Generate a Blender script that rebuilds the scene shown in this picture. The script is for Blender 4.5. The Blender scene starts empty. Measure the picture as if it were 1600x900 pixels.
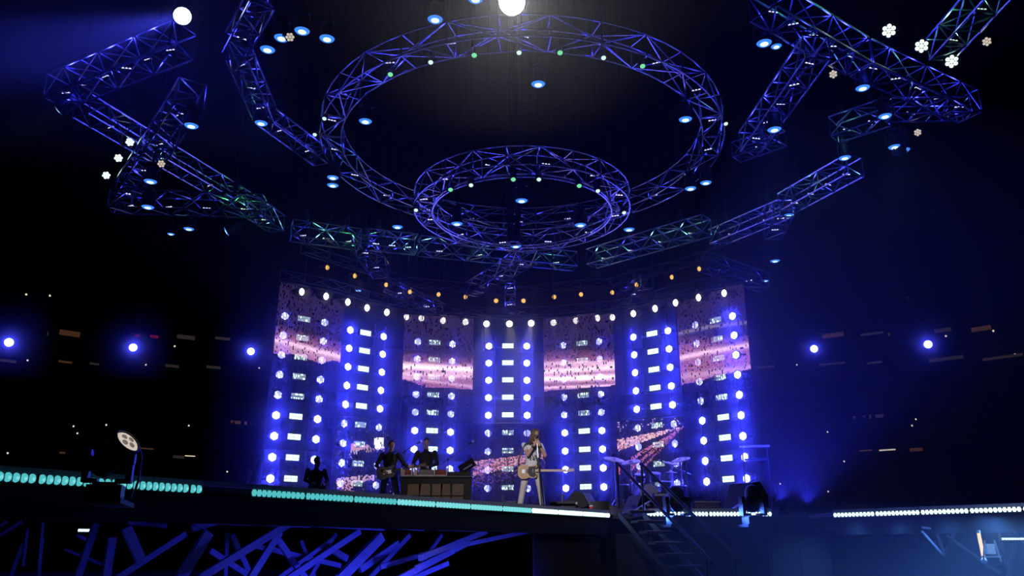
import bpy, bmesh, math, random
from mathutils import Vector, Matrix, Euler
random.seed(7)
SC = bpy.context.scene
COL = SC.collection
# ------------------------------------------------------------------ camera
F, PITCH, EYE = 1265.0, math.radians(18.0), 1.10
SP, CP = math.sin(PITCH), math.cos(PITCH)
cam_d = bpy.data.cameras.new('camera')
cam_d.sensor_width = 36.0; cam_d.sensor_fit = 'HORIZONTAL'; cam_d.lens = 36.0*F/1600.0
cam_d.clip_start = 0.1; cam_d.clip_end = 400
cam = bpy.data.objects.new('camera', cam_d); COL.objects.link(cam)
cam.location = (0, 0, EYE); cam.rotation_euler = (math.pi/2 + PITCH, 0, 0)
SC.camera = cam
# ------------------------------------------------------------------ world, exposure
w = bpy.data.worlds.new('arena_dark'); SC.world = w; w.use_nodes = True
w.node_tree.nodes['Background'].inputs[0].default_value = (0.10, 0.11, 0.55, 1)
w.node_tree.nodes['Background'].inputs[1].default_value = 0.0022
vs = SC.view_settings
vs.view_transform = 'Standard'; vs.look = 'None'; vs.gamma = 1.0; vs.use_curve_mapping = False
vs.exposure = 0.0
cy = SC.cycles
cy.max_bounces = 1; cy.diffuse_bounces = 1; cy.glossy_bounces = 1; cy.transmission_bounces = 0
cy.volume_bounces = 0; cy.transparent_max_bounces = 6; cy.sample_clamp_indirect = 2.0
cy.volume_step_rate = 1.0; cy.volume_max_steps = 64
cy.use_denoising = True
cy.use_adaptive_sampling = True; cy.adaptive_threshold = 0.08; cy.adaptive_min_samples = 20

# light strengths, all in one place (watts)
P_PAR, P_TRUSS, P_WHITE, P_AMBER = 60.0, 7.0, 8.0, 3.0
P_DOWN, P_UNDER, P_STRIP = 16.0, 60.0, 30.0
P_FOLLOW = 9000.0
P_WASH = 1100.0
P_FRONT = 6500.0
BLUE = (0.025, 0.03, 1.0)

# ------------------------------------------------------------------ pixel rays -> world points (1600x900 frame)
def ray(x, y):
    u, v = (x-800.0)/F, (450.0-y)/F
    return Vector((u, CP - v*SP, SP + v*CP))
def pz(x, y, H):                       # point at height H above the eye
    d = ray(x, y); k = H/d.z
    return Vector((d.x*k, d.y*k, H + EYE))
def py(x, y, Y):                       # point at forward distance Y
    d = ray(x, y); k = Y/d.y
    return Vector((d.x*k, Y, d.z*k + EYE))
def pr(x, y, R, cy_=25.0):             # point on a big cylinder round the stage
    d = ray(x, y); a = d.x*d.x + d.y*d.y; b = -2*d.y*cy_; c = cy_*cy_ - R*R
    k = (-b + math.sqrt(b*b - 4*a*c))/(2*a)
    return Vector((d.x*k, d.y*k, d.z*k + EYE))
DECK_H = 0.895
DECK = DECK_H + EYE

# ------------------------------------------------------------------ materials
def mat(name, col, metallic=0.0, rough=0.6, var=0.25, scale=14.0, bump=0.05):
    m = bpy.data.materials.new(name); m.use_nodes = True
    nt = m.node_tree; b = nt.nodes['Principled BSDF']
    b.inputs['Metallic'].default_value = metallic; b.inputs['Roughness'].default_value = rough
    tc = nt.nodes.new('ShaderNodeTexCoord'); n = nt.nodes.new('ShaderNodeTexNoise')
    n.inputs['Scale'].default_value = scale; n.inputs['Detail'].default_value = 3
    nt.links.new(tc.outputs['Object'], n.inputs['Vector'])
    mx = nt.nodes.new('ShaderNodeMix'); mx.data_type = 'RGBA'
    mx.inputs[6].default_value = tuple(c*(1-var) for c in col) + (1,)
    mx.inputs[7].default_value = tuple(min(1, c*(1+var)) for c in col) + (1,)
    nt.links.new(n.outputs['Fac'], mx.inputs[0]); nt.links.new(mx.outputs[2], b.inputs['Base Color'])
    if bump:
        bp = nt.nodes.new('ShaderNodeBump'); bp.inputs['Strength'].default_value = bump
        nt.links.new(n.outputs['Fac'], bp.inputs['Height']); nt.links.new(bp.outputs['Normal'], b.inputs['Normal'])
    return m
def glow(name, col, strength, var=0.0, scale=30.0):
    m = bpy.data.materials.new(name); m.use_nodes = True
    nt = m.node_tree; nt.nodes.remove(nt.nodes['Principled BSDF'])
    e = nt.nodes.new('ShaderNodeEmission'); e.inputs[0].default_value = tuple(col) + (1,); e.inputs[1].default_value = strength
    nt.links.new(e.outputs[0], nt.nodes['Material Output'].inputs[0])
    m.cycles.emission_sampling = 'NONE' if strength < 60 else 'AUTO'
    return m
M = dict(
    alu=mat('brushed_aluminium', (0.66, 0.67, 0.72), 0.95, 0.24, 0.1),
    black=mat('matt_black_metal', (0.018, 0.018, 0.02), 0.2, 0.55),
    rig=mat('dark_grey_steel', (0.10, 0.10, 0.115), 0.5, 0.5),
    deck=mat('stage_deck', (0.055, 0.055, 0.06), 0.0, 0.45, 0.3, 3.0),
    lip=mat('deck_lip', (0.55, 0.53, 0.55), 0.1, 0.45),
    fascia=mat('black_fascia', (0.010, 0.010, 0.012), 0.0, 0.7),
    skirt=mat('black_skirt', (0.012, 0.012, 0.014), 0.0, 0.9),
    steel=mat('painted_steel', (0.42, 0.42, 0.46), 0.2, 0.55),
    floor=mat('arena_floor', (0.03, 0.03, 0.033), 0.0, 0.7, 0.3, 0.6),
    stand=mat('dark_concrete', (0.045, 0.045, 0.05), 0.0, 0.85, 0.3, 0.4),
    crowd=mat('crowd_clothes', (0.05, 0.045, 0.05), 0.0, 0.9, 0.6, 0.7),
    skin=mat('skin', (0.56, 0.33, 0.25), 0.0, 0.5, 0.12),
    shirt=mat('white_shirt', (0.72, 0.70, 0.70), 0.0, 0.8, 0.06),
    print=mat('dark_print', (0.10, 0.10, 0.11), 0.0, 0.8, 0.8, 25),
    pants=mat('cream_trousers', (0.60, 0.54, 0.50), 0.0, 0.8, 0.10),
    navy=mat('dark_cloth', (0.022, 0.022, 0.030), 0.0, 0.85),
    denim=mat('dark_denim', (0.05, 0.06, 0.10), 0.0, 0.85),
    hair=mat('brown_hair', (0.14, 0.085, 0.055), 0.0, 0.5, 0.4, 40),
    hairdark=mat('short_dark_hair', (0.03, 0.025, 0.022), 0.0, 0.5, 0.4, 40),
    boots=mat('dark_boots', (0.05, 0.04, 0.035), 0.0, 0.5),
    wood=mat('tan_wood', (0.50, 0.29, 0.13), 0.0, 0.35, 0.25, 9),
    maple=mat('maple_neck', (0.55, 0.38, 0.26), 0.0, 0.4, 0.2, 9),
    chrome=mat('chrome', (0.8, 0.8, 0.82), 1.0, 0.22, 0.03),
    brass=mat('cymbal_brass', (0.62, 0.52, 0.34), 0.8, 0.35, 0.15),
    drum=mat('drum_shell', (0.05, 0.05, 0.08), 0.1, 0.3),
    skinhead=mat('drum_head', (0.65, 0.65, 0.68), 0.0, 0.6),
    red=mat('red_plastic', (0.75, 0.06, 0.05), 0.0, 0.4),
    white=mat('white_plastic', (0.78, 0.78, 0.78), 0.0, 0.5),
    tan=mat('wooden_panel', (0.34, 0.23, 0.15), 0.0, 0.6, 0.3, 6),
    darkred=mat('dark_red_panel', (0.30, 0.05, 0.04), 0.0, 0.6),
    yellow=mat('yellow_panel', (0.62, 0.46, 0.22), 0.0, 0.6),
    grille=mat('amp_grille', (0.16, 0.16, 0.19), 0.0, 0.8, 0.4, 90),
    white_lens=mat('dull_white_lens', (0.75, 0.72, 0.68), 0.0, 0.3),
)
G = dict(
    par=glow('blue_par_light', (0.42, 0.46, 1.0), 5.0),
    strobe=glow('pale_cyan_strobe', (0.72, 0.98, 1.0), 1.7),
    white=glow('white_spot_light', (1.0, 0.95, 0.88), 4.0),
    amber=glow('amber_light', (1.0, 0.52, 0.10), 1.25),
    down=glow('azure_wash_light', (0.05, 0.25, 1.0), 1.1),
    downcore=glow('azure_wash_core', (0.62, 0.88, 1.0), 1.6),
    mint=glow('mint_white_light', (0.72, 1.0, 0.88), 2.2),
    green=glow('green_light', (0.22, 0.85, 0.42), 0.9),
    pale=glow('pale_green_light', (0.70, 1.0, 0.85), 1.0),
    warm=glow('warm_white_light', (1.0, 0.80, 0.58), 1.0),
    warmdim=glow('warm_white_dim', (1.0, 0.86, 0.74), 0.62),
    strip=glow('turquoise_led', (0.10, 0.62, 0.66), 0.85),
    stripmid=glow('bright_turquoise_led', (0.20, 0.72, 0.75), 1.0),
    stripwhite=glow('ice_white_led', (0.70, 0.96, 1.0), 1.6),
    star=glow('follow_spot_white', (1.0, 1.0, 0.96), 40.0),
    bluespot=glow('blue_follow_spot', (0.50, 0.60, 1.0), 5.0),
    tri=glow('violet_lamp', (0.62, 0.62, 1.0), 1.6),
    suite=glow('dim_suite_window', (0.30, 0.13, 0.06), 0.16),
    suite2=glow('dim_grey_window', (0.16, 0.12, 0.11), 0.14),
    suitered=glow('dim_red_sign', (0.5, 0.02, 0.04), 0.2),
    lamp=glow('tiny_lamp', (0.95, 0.80, 0.62), 0.9),
    tube=glow('warm_tube', (1.0, 0.78, 0.45), 1.4),
    cell=glow('dim_lens_cell', (1.0, 0.85, 0.75), 0.16),
    laptop=glow('desk_glow', (0.45, 0.48, 1.0), 1.2),
)

# ------------------------------------------------------------------ mesh helpers
class MB:
    def __init__(s): s.v = []; s.f = []
    def add(s, vs, fs):
        k = len(s.v); s.v += [tuple(a) for a in vs]; s.f += [tuple(i+k for i in f) for f in fs]; return s
    def box(s, c, size, rot=None):
        hx, hy, hz = size[0]/2, size[1]/2, size[2]/2; c = Vector(c)
        P = [Vector((sx*hx, sy*hy, sz*hz)) for sz in (-1, 1) for sy in (-1, 1) for sx in (-1, 1)]
        if rot is not None: P = [rot @ p for p in P]
        return s.add([p + c for p in P], [(0,2,3,1), (4,5,7,6), (0,1,5,4), (2,6,7,3), (0,4,6,2), (1,3,7,5)])
    def tube(s, a, b, r, r2=None, n=8, cap=True):
        a, b = Vector(a), Vector(b); r2 = r if r2 is None else r2
        d = (b-a)
        if d.length < 1e-6: return s
        q = d.to_track_quat('Z', 'Y').to_matrix()
        V = []
        for p, rr in ((a, r), (b, r2)):
            for i in range(n):
                t = 2*math.pi*i/n; V.append(p + q @ Vector((rr*math.cos(t), rr*math.sin(t), 0)))
        Fc = [(i, (i+1) % n, n+(i+1) % n, n+i) for i in range(n)]
        if cap: Fc += [tuple(range(n-1, -1, -1)), tuple(range(n, 2*n))]
        return s.add(V, Fc)
    def path(s, pts, r, n=6, closed=False):
        pts = [Vector(p) for p in pts]; m = len(pts); V = []; Fc = []
        for i, p in enumerate(pts):
            a = pts[(i-1) % m] if (closed or i > 0) else p
            b = pts[(i+1) % m] if (closed or i < m-1) else p
            q = (b-a).to_track_quat('Z', 'Y').to_matrix()
            for k in range(n):
                t = 2*math.pi*k/n; V.append(p + q @ Vector((r*math.cos(t), r*math.sin(t), 0)))
        for i in range(m if closed else m-1):
            j = (i+1) % m
            for k in range(n):
                Fc.append((i*n+k, i*n+(k+1) % n, j*n+(k+1) % n, j*n+k))
        if not closed: Fc += [tuple(range(n-1, -1, -1)), tuple((m-1)*n+k for k in range(n))]
        return s.add(V, Fc)
    def lathe(s, prof, c=(0,0,0), rot=None, n=16):     # prof = [(r, z)...] round local Z
        c = Vector(c); V = []; Fc = []
        for r, z in prof:
            for k in range(n):
                t = 2*math.pi*k/n; p = Vector((r*math.cos(t), r*math.sin(t), z)); V.append((rot @ p if rot is not None else p) + c)
        for i in range(len(prof)-1):
            for k in range(n):
                Fc.append((i*n+k, i*n+(k+1) % n, (i+1)*n+(k+1) % n, (i+1)*n+k))
        Fc += [tuple(range(n-1, -1, -1)), tuple((len(prof)-1)*n+k for k in range(n))]
        return s.add(V, Fc)
    def ball(s, c, r, n=10, m=7, rot=None):            # r scalar or (rx, ry, rz)
        if not hasattr(r, '__len__'): r = (r, r, r)
        c = Vector(c); V = []; Fc = []
        for i in range(m+1):
            ph = math.pi*(i/m)
            ph = min(max(ph, 0.02), math.pi-0.02)
            for k in range(n):
                t = 2*math.pi*k/n
                p = Vector((r[0]*math.sin(ph)*math.cos(t), r[1]*math.sin(ph)*math.sin(t), -r[2]*math.cos(ph)))
                V.append((rot @ p if rot is not None else p) + c)
        for i in range(m):
            for k in range(n):
                Fc.append((i*n+k, i*n+(k+1) % n, (i+1)*n+(k+1) % n, (i+1)*n+k))
        Fc += [tuple(range(n-1, -1, -1)), tuple(m*n+k for k in range(n))]
        return s.add(V, Fc)
    def prism(s, poly, z0, z1):
        n = len(poly)
        return s.add([(x, y, z0) for x, y in poly] + [(x, y, z1) for x, y in poly],
                     [tuple(range(n-1, -1, -1)), tuple(range(n, 2*n))] + [(i, (i+1) % n, n+(i+1) % n, n+i) for i in range(n)])
    def mesh(s, name, m, smooth=False):
        me = bpy.data.meshes.new(name); me.from_pydata(s.v, [], s.f); me.update()
        if m is not None: me.materials.append(m)
        if smooth: me.shade_smooth()
        return me
    def build(s, name, m, parent=None, smooth=False):
        return put(name, s.mesh(name, m, smooth), parent)
def put(name, me, parent=None, mtx=None):
    o = bpy.data.objects.new(name, me); COL.objects.link(o)
    if parent is not None: o.parent = parent
    if mtx is not None: o.matrix_local = mtx
    return o
def tag(o, label, cat, group=None, kind=None):
    if label: o['label'] = label
    if cat: o['category'] = cat
    if group: o['group'] = group
    if kind: o['kind'] = kind
    return o
def thing(name, label, cat, loc=(0,0,0), rotz=0.0, group=None):
    o = bpy.data.objects.new(name, None); COL.objects.link(o)
    o.location = loc; o.rotation_euler = (0, 0, rotz); o.empty_display_size = 0.2
    return tag(o, label, cat, group)
def struct(name, o, label):
    o['kind'] = 'structure'; o['label'] = label
    return o
def light(kind, parent, loc, power, col, radius=0.08, aim=None, angle=60, blend=0.6, name='lamp_light'):
    d = bpy.data.lights.new(name, kind); d.energy = power; d.color = col; d.shadow_soft_size = radius
    if kind == 'SPOT': d.spot_size = math.radians(angle); d.spot_blend = blend
    o = bpy.data.objects.new(name, d); COL.objects.link(o)
    if parent is not None: o.parent = parent
    o.location = loc
    if aim is not None: o.rotation_euler = Vector(aim).to_track_quat('-Z', 'Y').to_euler()
    return o
UNIT = {}
def rod(name, a, b, r, m, parent, org=Vector((0,0,0))):      # a bar that shares one unit-cylinder mesh
    key = m.name
    if key not in UNIT: UNIT[key] = MB().tube((0,0,0), (0,0,1), 1.0, n=6).mesh('bar', m, False)
    a, b = Vector(a)-org, Vector(b)-org; d = b-a
    mt = Matrix.Translation(a) @ d.to_track_quat('Z', 'Y').to_matrix().to_4x4() @ Matrix.Diagonal((r, r, d.length, 1))
    return put(name, UNIT[key], parent, mt)
ORD = ['first', 'second', 'third', 'fourth', 'fifth', 'sixth', 'seventh', 'eighth', 'ninth', 'tenth', 'eleventh', 'twelfth', 'thirteenth', 'fourteenth',
       'fifteenth', 'sixteenth', 'seventeenth', 'eighteenth', 'nineteenth', 'twentieth', 'twenty-first']

#==SETTING==
# ================================================================== SETTING: floor, stands round the arena
fl = MB().prism([(-130, -40), (130, -40), (130, 140), (-130, 140)], -0.2, 0.0).build('floor', M['floor'])
struct('floor', fl, 'dark arena floor below the stage')

def arc_strip(prof, a0, a1, n, c=(0.0, 25.0)):
    """sweep a closed (radius, z) profile round the arena centre from angle a0 to a1 (0 = straight behind the stage)"""
    mb = MB(); k = len(prof); V = []; Fc = []
    for i in range(n+1):
        t = a0 + (a1-a0)*i/n
        for r, z in prof: V.append((c[0] + r*math.sin(t), c[1] + r*math.cos(t), z))
    for i in range(n):
        for j in range(k):
            Fc.append((i*k+j, i*k+(j+1) % k, (i+1)*k+(j+1) % k, (i+1)*k+j))
    mb.add(V, Fc); return mb
def steps(r0, z0, n, dr, dz, back):
    P = []; r, z = r0, z0
    for i in range(n):
        P += [(r, z), (r, z+dz)]; r += dr; z += dz
    P += [(r, z), (r, z0-back), (r0, z0-back)]
    return P
A0, A1 = math.radians(-78), math.radians(78)
lower = arc_strip(steps(56, 1.0, 22, 0.85, 0.42, 1.0), A0, A1, 64).build('wall_lower_stand', M['stand'])
struct('x', lower, 'lower seating tier of the arena, in the dark')
mid = arc_strip(steps(70, 12.6, 9, 0.85, 0.42, 0.9), A0, A1, 64).build('wall_middle_stand', M['stand'])
struct('x', mid, 'middle seating tier with dim suites above and below')
upper = arc_strip(steps(73, 20.0, 26, 0.9, 0.62, 1.0), A0, A1, 64).build('wall_upper_stand', M['stand'])
struct('x', upper, 'steep upper seating tier lost in darkness')
backw = arc_strip([(80, 0), (80, 22), (80.6, 22), (80.6, 0)], A0, A1, 64).build('wall_concourse', M['stand'])
struct('x', backw, 'dark concourse wall behind the seating tiers')

CEIL = 27.0
ce = MB().prism([(-75, -40), (75, -40), (75, 108), (-75, 108)], CEIL, CEIL+0.3).build('ceiling', M['fascia'])
struct('x', ce, 'black arena roof far above the rig')
def drop(parent, p=None, up=0.0):                   # thin suspension cable from a hanging thing to the roof, upright in the world
    a = parent.location.copy() if p is None else Vector(p); a.z += up
    o = rod('suspension_cable', a, (a.x, a.y, CEIL-0.02), 0.009, M['black'], None)
    mw = o.matrix_basis.copy()
    o.parent = parent; o.matrix_parent_inverse = parent.matrix_basis.inverted(); o.matrix_basis = mw
def window(parent, x0, y0, x1, y1, g, R):
    a, b = pr(x0, y1, R), pr(x1, y0, R); c = (a+b)/2; d = b-a; L = math.hypot(d.x, d.y)
    xm = (x0+x1)/2; za, zb = pr(xm, y1, R).z, pr(xm, y0, R).z; zz = zb-za; c.z = (za+zb)/2
    q = Matrix.Rotation(math.atan2(d.y, d.x), 3, 'Z')
    MB().box(c, (L, 0.12, zz), q).build('window', g, parent)
S, S2, SR = G['suite'], G['suite2'], G['suitered']
for r in [(92,517,126,525,S), (73,518,76,525,S2), (211,523,218,526,SR), (234,524,248,528,SR), (276,524,305,530,S2), (336,527,360,531,S2),
          (1285,521,1318,527,S), (1388,520,1390,525,S), (1460,513,1486,519,S2), (1518,510,1548,517,S), (1345,520,1380,523,S2)]:
    window(mid, *r, 69.6)
for r in [(91,564,113,567,G['suite']), (140,567,155,570,S2), (258,570,280,574,S2), (322,572,345,576,S2), (0,562,26,566,S2),
          (1452,558,1505,563,S2), (1535,556,1598,560,S2), (1355,565,1378,568,S2), (1280,567,1320,570,S2), (1182,572,1210,575,S2)]:
    window(mid, *r, 69.4)
for r in [(93,652,126,657,S), (158,654,192,657,S), (360,658,393,664,S), (8,650,48,653,S2), (1347,648,1386,654,S2), (1477,642,1518,648,S2),
          (1332,650,1337,662,S2), (1463,646,1466,660,S2)]:
    window(lower, *r, 74.0)
for r in [(93,706,102,709,S), (218,700,240,702,S), (289,712,305,713,G['warm']), (270,712,288,716,S2), (1343,703,1362,705,S), (1374,702,1399,704,G['warmdim']), (1422,700,1441,705,S)]:
    window(lower, *r, 55.6)
for x, y in [(99,428),(41,460),(78,462),(395,476),(429,477),(2,202),(64,202),(98,350),(118,352),(139,353),(271,336),(322,342),
             (1283,321),(1304,331),(1324,330),(1344,328),(1363,327),(1414,329),(1419,330),(1473,399),(1386,466),(1418,464),(1478,525),(1552,517),(1586,554),
             (43,563),(228,570),(405,575),(273,541),(115,666),(121,677),(166,664),(295,665),(12,708),(355,737),(1425,665),(1431,655),(1293,675),(1219,756),(1319,721),(1294,768),(1245,570)]:
    p = pr(x, y, 72 if y < 560 else 55.5)
    MB().ball(p, 0.11 if y < 560 else 0.08, 6, 4).build('lamp', G['lamp'], upper if y < 500 else (mid if y < 600 else lower))
# the crowd in the tiers: nobody could count it
cm = MB(); rnd = random.Random(3)
def crowd_rows(r0, z0, n, dr, dz, per, p):
    for i in range(n):
        for k in range(per):
            t = math.radians(-60 + 120*(k+rnd.random()*0.7)/per)
            if rnd.random() > p: continue
            r = r0 + dr*i + 0.35; z = z0 + dz*(i+1); s = 0.85+0.3*rnd.random()
            x, y = r*math.sin(t), 25 + r*math.cos(t)
            cm.add([(x-0.22,y,z),(x+0.22,y,z),(x+0.2,y-0.1,z+0.5*s),(x-0.2,y-0.1,z+0.5*s),(x,y+0.15,z+0.3)], [(0,1,2,3),(3,2,4),(0,3,4),(1,4,2)])
            cm.add([(x-.1,y,z+.6*s),(x+.1,y,z+.6*s),(x,y-.1,z+.6*s),(x,y+.1,z+.6*s),(x,y,z+.46*s),(x,y,z+.76*s)],
                   [(0,2,5),(2,1,5),(1,3,5),(3,0,5),(2,0,4),(1,2,4),(3,1,4),(0,3,4)])
crowd_rows(56, 1.0, 22, 0.85, 0.42, 150, 0.8)
crowd_rows(70, 12.6, 9, 0.85, 0.42, 170, 0.8)
tag(cm.build('crowd', M['crowd']), 'dark crowd filling the arena seating tiers', 'crowd', kind='stuff')

# ================================================================== STAGE
def edge_pt(x, y): return pz(x, y, 0.82)
EL0, EL1 = edge_pt(0, 745), edge_pt(950, 805.5)
dirL = (EL1-EL0); dirL.z = 0; dirL.normalize(); nrmL = Vector((dirL.y, -dirL.x, 0))     # points to the camera side
def on_left(t): return EL0 + dirL*t
LEN_L = (EL1-EL0).length
ER0, ER1 = edge_pt(1008, 803.2), edge_pt(1206, 803.2)
EW0, EW1 = edge_pt(1303, 805), edge_pt(1600, 795.5)
dirR = (EW1-EW0); dirR.z = 0; dirR.normalize()
wing_end = EW1 + dirR*4.0
near_end = on_left(-4.0)
ins = 0.05
deck_poly = [near_end, EL1, Vector((EL1.x+0.05, ER0.y+2.2, 0)), Vector((ER0.x, ER0.y+2.2, 0)), ER0, ER1, Vector((ER1.x, ER1.y+2.0, 0)), Vector((EW0.x, ER1.y+2.4, 0)), EW0, wing_end,
             Vector((17, 33.5, 0)), Vector((-13.5, 33.5, 0)), Vector((-13.0, 22.0, 0)), on_left(6.0)-nrmL*3.2, on_left(-4.0)-nrmL*3.2]
DP = [(p.x, p.y) for p in deck_poly]
dk = MB().prism(DP, DECK-0.10, DECK).build('floor_stage', M['deck'])
struct('x', dk, 'dark stage deck curving towards the camera on both wings')
def edge_run(name, a, b, zt, zb, off, thick, m, parent):
    """a board that runs along the stage edge a->b, standing off its camera side"""
    d = Vector((b.x-a.x, b.y-a.y, 0)); L = d.length; d.normalize(); n = Vector((d.y, -d.x, 0))
    c = (Vector((a.x, a.y, 0))+Vector((b.x, b.y, 0)))/2 + n*(off-thick/2); c.z = (zt+zb)/2
    return MB().box(c, (L, thick, zt-zb), Matrix.Rotation(math.atan2(d.y, d.x), 3, 'Z')).build(name, m, parent)
ZS = 0.82 + EYE                                           # height of the LED strip centre
for a, b in ((near_end, EL1), (ER0, ER1), (EW0, wing_end)):
    L = (b-a).length; k = max(1, round(L/2.0))
    for i in range(k):
        p, q = a.lerp(b, i/k), a.lerp(b, (i+1-0.004)/k)
        edge_run('lip_board', p, q, DECK+0.048, DECK-0.020, 0.05, 0.10, M['lip'], dk)
        edge_run('fascia_panel', p, q, DECK-0.15, DECK-0.53, 0.0, 0.06, M['fascia'], dk)
        edge_run('fascia_panel', p, q, DECK-0.02, DECK-0.15, -0.02, 0.06, M['fascia'], dk)
# skirt that closes the stage front in the middle and on the far wing
tS = LEN_L*0.80
for a, b, k in ((on_left(tS), EL1, 2), (ER0, ER1, 3), (EL1, ER0, 1), (ER1, EW0, 2)):
    for i in range(k):
        edge_run('skirt_panel', a.lerp(b, i/k), a.lerp(b, (i+0.985)/k), DECK-0.5, 0.02, -0.25, 0.04, M['skirt'], dk)

# ---- LED battens along the edges
def batten(a, b, label, big, gl, cells=12, group=None, hgt=0.112, lamp=0.0, lcol=(0.35, 0.8, 1.0), z=ZS, aimdown=False):
    a = Vector((a.x, a.y, z)); b = Vector((b.x, b.y, z)); d = b-a; L = d.length; rz = math.atan2(d.y, d.x)
    t = thing('led_batten', label, 'light', a, rz, group)
    MB().box((L/2, 0.02, 0), (L*0.995, 0.06, hgt+0.03)).build('housing', M['black'], t)
    p = L*0.99/cells; me = None
    mb = MB()
    R = Matrix.Rotation(math.pi/2, 3, 'X')
    pr_ = [(p*0.50, 0.0), (p*0.48, 0.018), (p*0.34, 0.034), (p*0.12, 0.042)]
    if big:
        one = MB().lathe(pr_, (0,0,0), R, 12).lathe([(p*0.20, 0.043), (p*0.16, 0.052), (p*0.05, 0.056)], (p*0.07, 0, -p*0.06), R, 10).mesh('lens', gl); one.materials.append(G['stripmid'])
        nf0 = len(MB().lathe(pr_, (0,0,0), R, 12).f)
        for q_ in one.polygons:
            if q_.index >= nf0: q_.material_index = 1
        for i in range(cells): put('lens', one, t, Matrix.Translation((p*(i+0.5)+L*0.005, -0.012, 0)) @ Matrix.Diagonal((1, 1, hgt/(p*1.0), 1)))
        bezel = MB()
        for i in range(cells+1): bezel.box((p*i+L*0.005, -0.02, 0), (0.010, 0.03, hgt))
        bezel.build('bezel', M['rig'], t)['kind'] = 'stuff'
    else:
        n = 6
        for i in range(cells):
            k0 = len(mb.v); mb.lathe(pr_, (p*(i+0.5)+L*0.005, -0.012, 0), R, n)
            for q in range(k0, len(mb.v)): x, y_, z_ = mb.v[q]; mb.v[q] = (x, y_, z_*hgt/p)
        o = mb.build('lens_row', gl, t); o['kind'] = 'stuff'
    if lamp:
        light('SPOT', t, (L/2, -0.10, -0.02), lamp, lcol, 0.15, (0, -0.55, -1) if aimdown else (0, -1, -0.35), 120, 0.8)
    return t
nb = 15; bl = LEN_L/nb
gap0, gap1 = 312, 342
def col_of(p):
    q = Vector((p.x, p.y, ZS-EYE)); zc = q.y*CP + q.z*SP
    return 800 + F*q.x/zc
i = 0; s = -1.6; segs = []
while s < LEN_L-0.05:
    e = min(s+0.985, LEN_L); segs.append((s, e)); s += 1.0
for k, (s, e) in enumerate(segs):
    xa, xb = col_of(on_left(s)), col_of(on_left(e))
    if xb > gap0 and xa < gap1:                           # the dark gap between two runs
        if xa < gap0-6: e = s + (e-s)*(gap0-xa)/(xb-xa)
        elif xb > gap1+6: s = s + (e-s)*(gap1-xa)/(xb-xa)
        else: continue
        xa, xb = col_of(on_left(s)), col_of(on_left(e))
    if xb < 0: continue
    big = xb < 400
    g = G['strip'] if xa < 560 else (G['stripmid'] if xa < 800 else G['stripwhite'])
    cells = max(2, round((e-s)*11.5))
    off = nrmL*0.02
    where = 'near stage edge' if xa < gap0-4 else 'long stage edge below the band'
    idx = k if xa < gap0-4 else k
    batten(on_left(s)+off, on_left(e)+off, f'turquoise LED batten, {ORD[min(k,20)]} from the frame edge, {where}', big, g, cells, 'LED battens along the stage edge',
           lamp=P_STRIP*0.10 if xa < 560 else P_STRIP*0.2, lcol=(0.15, 0.75, 0.9) if xa < 560 else (0.3, 0.6, 1.0))
k = 4
for i in range(k):
    batten(ER0.lerp(ER1, (i+0.005)/k)-Vector((0, .02, 0)), ER0.lerp(ER1, (i+0.985)/k)-Vector((0, .02, 0)),
           f'ice-white LED batten below the drum kit, {ORD[i]} after the steps', False, G['stripwhite'], 9, 'LED battens behind the steps', lamp=P_STRIP*9, lcol=(0.05, 0.15, 1.0))
L = (EW1-EW0).length + 1.0; k = max(1, int(L))
for i in range(k):
    a = EW0 + dirR*(i*L/k); b = EW0 + dirR*((i+0.985)*L/k)
    nn = Vector((dirR.y, -dirR.x, 0))*0.02
    batten(a+nn, b+nn, f'ice-white LED batten on the far wing edge, {ORD[i]} from the blue haze', False, G['stripwhite'], 11, 'LED battens on the far wing',
           lamp=P_STRIP*13, lcol=(0.08, 0.30, 1.0), aimdown=True)
#==STAGE2==
# ---- steel frames that carry the sloping wing: beams in vertical planes parallel to its edge
def pl(x, y, off):
    d = ray(x, y); o = Vector((0, 0, EYE)); p0 = EL0 - nrmL*off
    k = (p0-o).dot(nrmL)/d.dot(nrmL)
    return o + d*k
def beam(parent, x0, y0, x1, y1, wpx, off, off2=None, name='brace'):
    a, b = pl(x0, y0, off), pl(x1, y1, off if off2 is None else off2)
    dist = (a.y+b.y)/2; wd = wpx*dist/F
    d = b-a; q = d.to_track_quat('Z', 'Y').to_matrix()
    # wide side parallel to the wing edge plane
    z = d.normalized(); x = nrmL.cross(z).normalized(); yv = z.cross(x)
    q = Matrix((x, yv, z)).transposed()
    org = parent.location
    return MB().box((a+b)/2-org, (wd, wd*0.55, d.length), q).build(name, M['steel'], parent)
fr1 = thing('support_frame', 'blue-lit crossed steel frame under the near end of the stage wing', 'scaffold', (on_left(2.0)-nrmL*0.6).xy.to_3d())
fr2 = thing('support_frame', 'blue-lit fan of diagonal steel beams under the middle of the stage wing', 'scaffold', (on_left(6.0)-nrmL*0.6).xy.to_3d())
fr3 = thing('support_frame', 'long low diagonal steel beams in front of the dark stage skirt', 'scaffold', (on_left(11.0)-nrmL*0.3).xy.to_3d())
for a in [(0,836,34,815,5,.8), (0,822,12,814,4,1.4), (67,816,61,885,4,1.0), (43,826,36,885,4,1.6), (197,824,222,880,14,.9), (150,818,120,905,10,1.8), (165,905,175,840,12,1.9),
          (180,905,290,834,9,1.2), (100,858,160,882,4,2.0), (120,836,140,846,5,2.4), (281,905,326,832,15,.7), (200,816,260,822,6,1.5), (60,905,66,840,5,2.6), (15,905,35,850,6,2.4)]:
    beam(fr1, *a)
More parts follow.
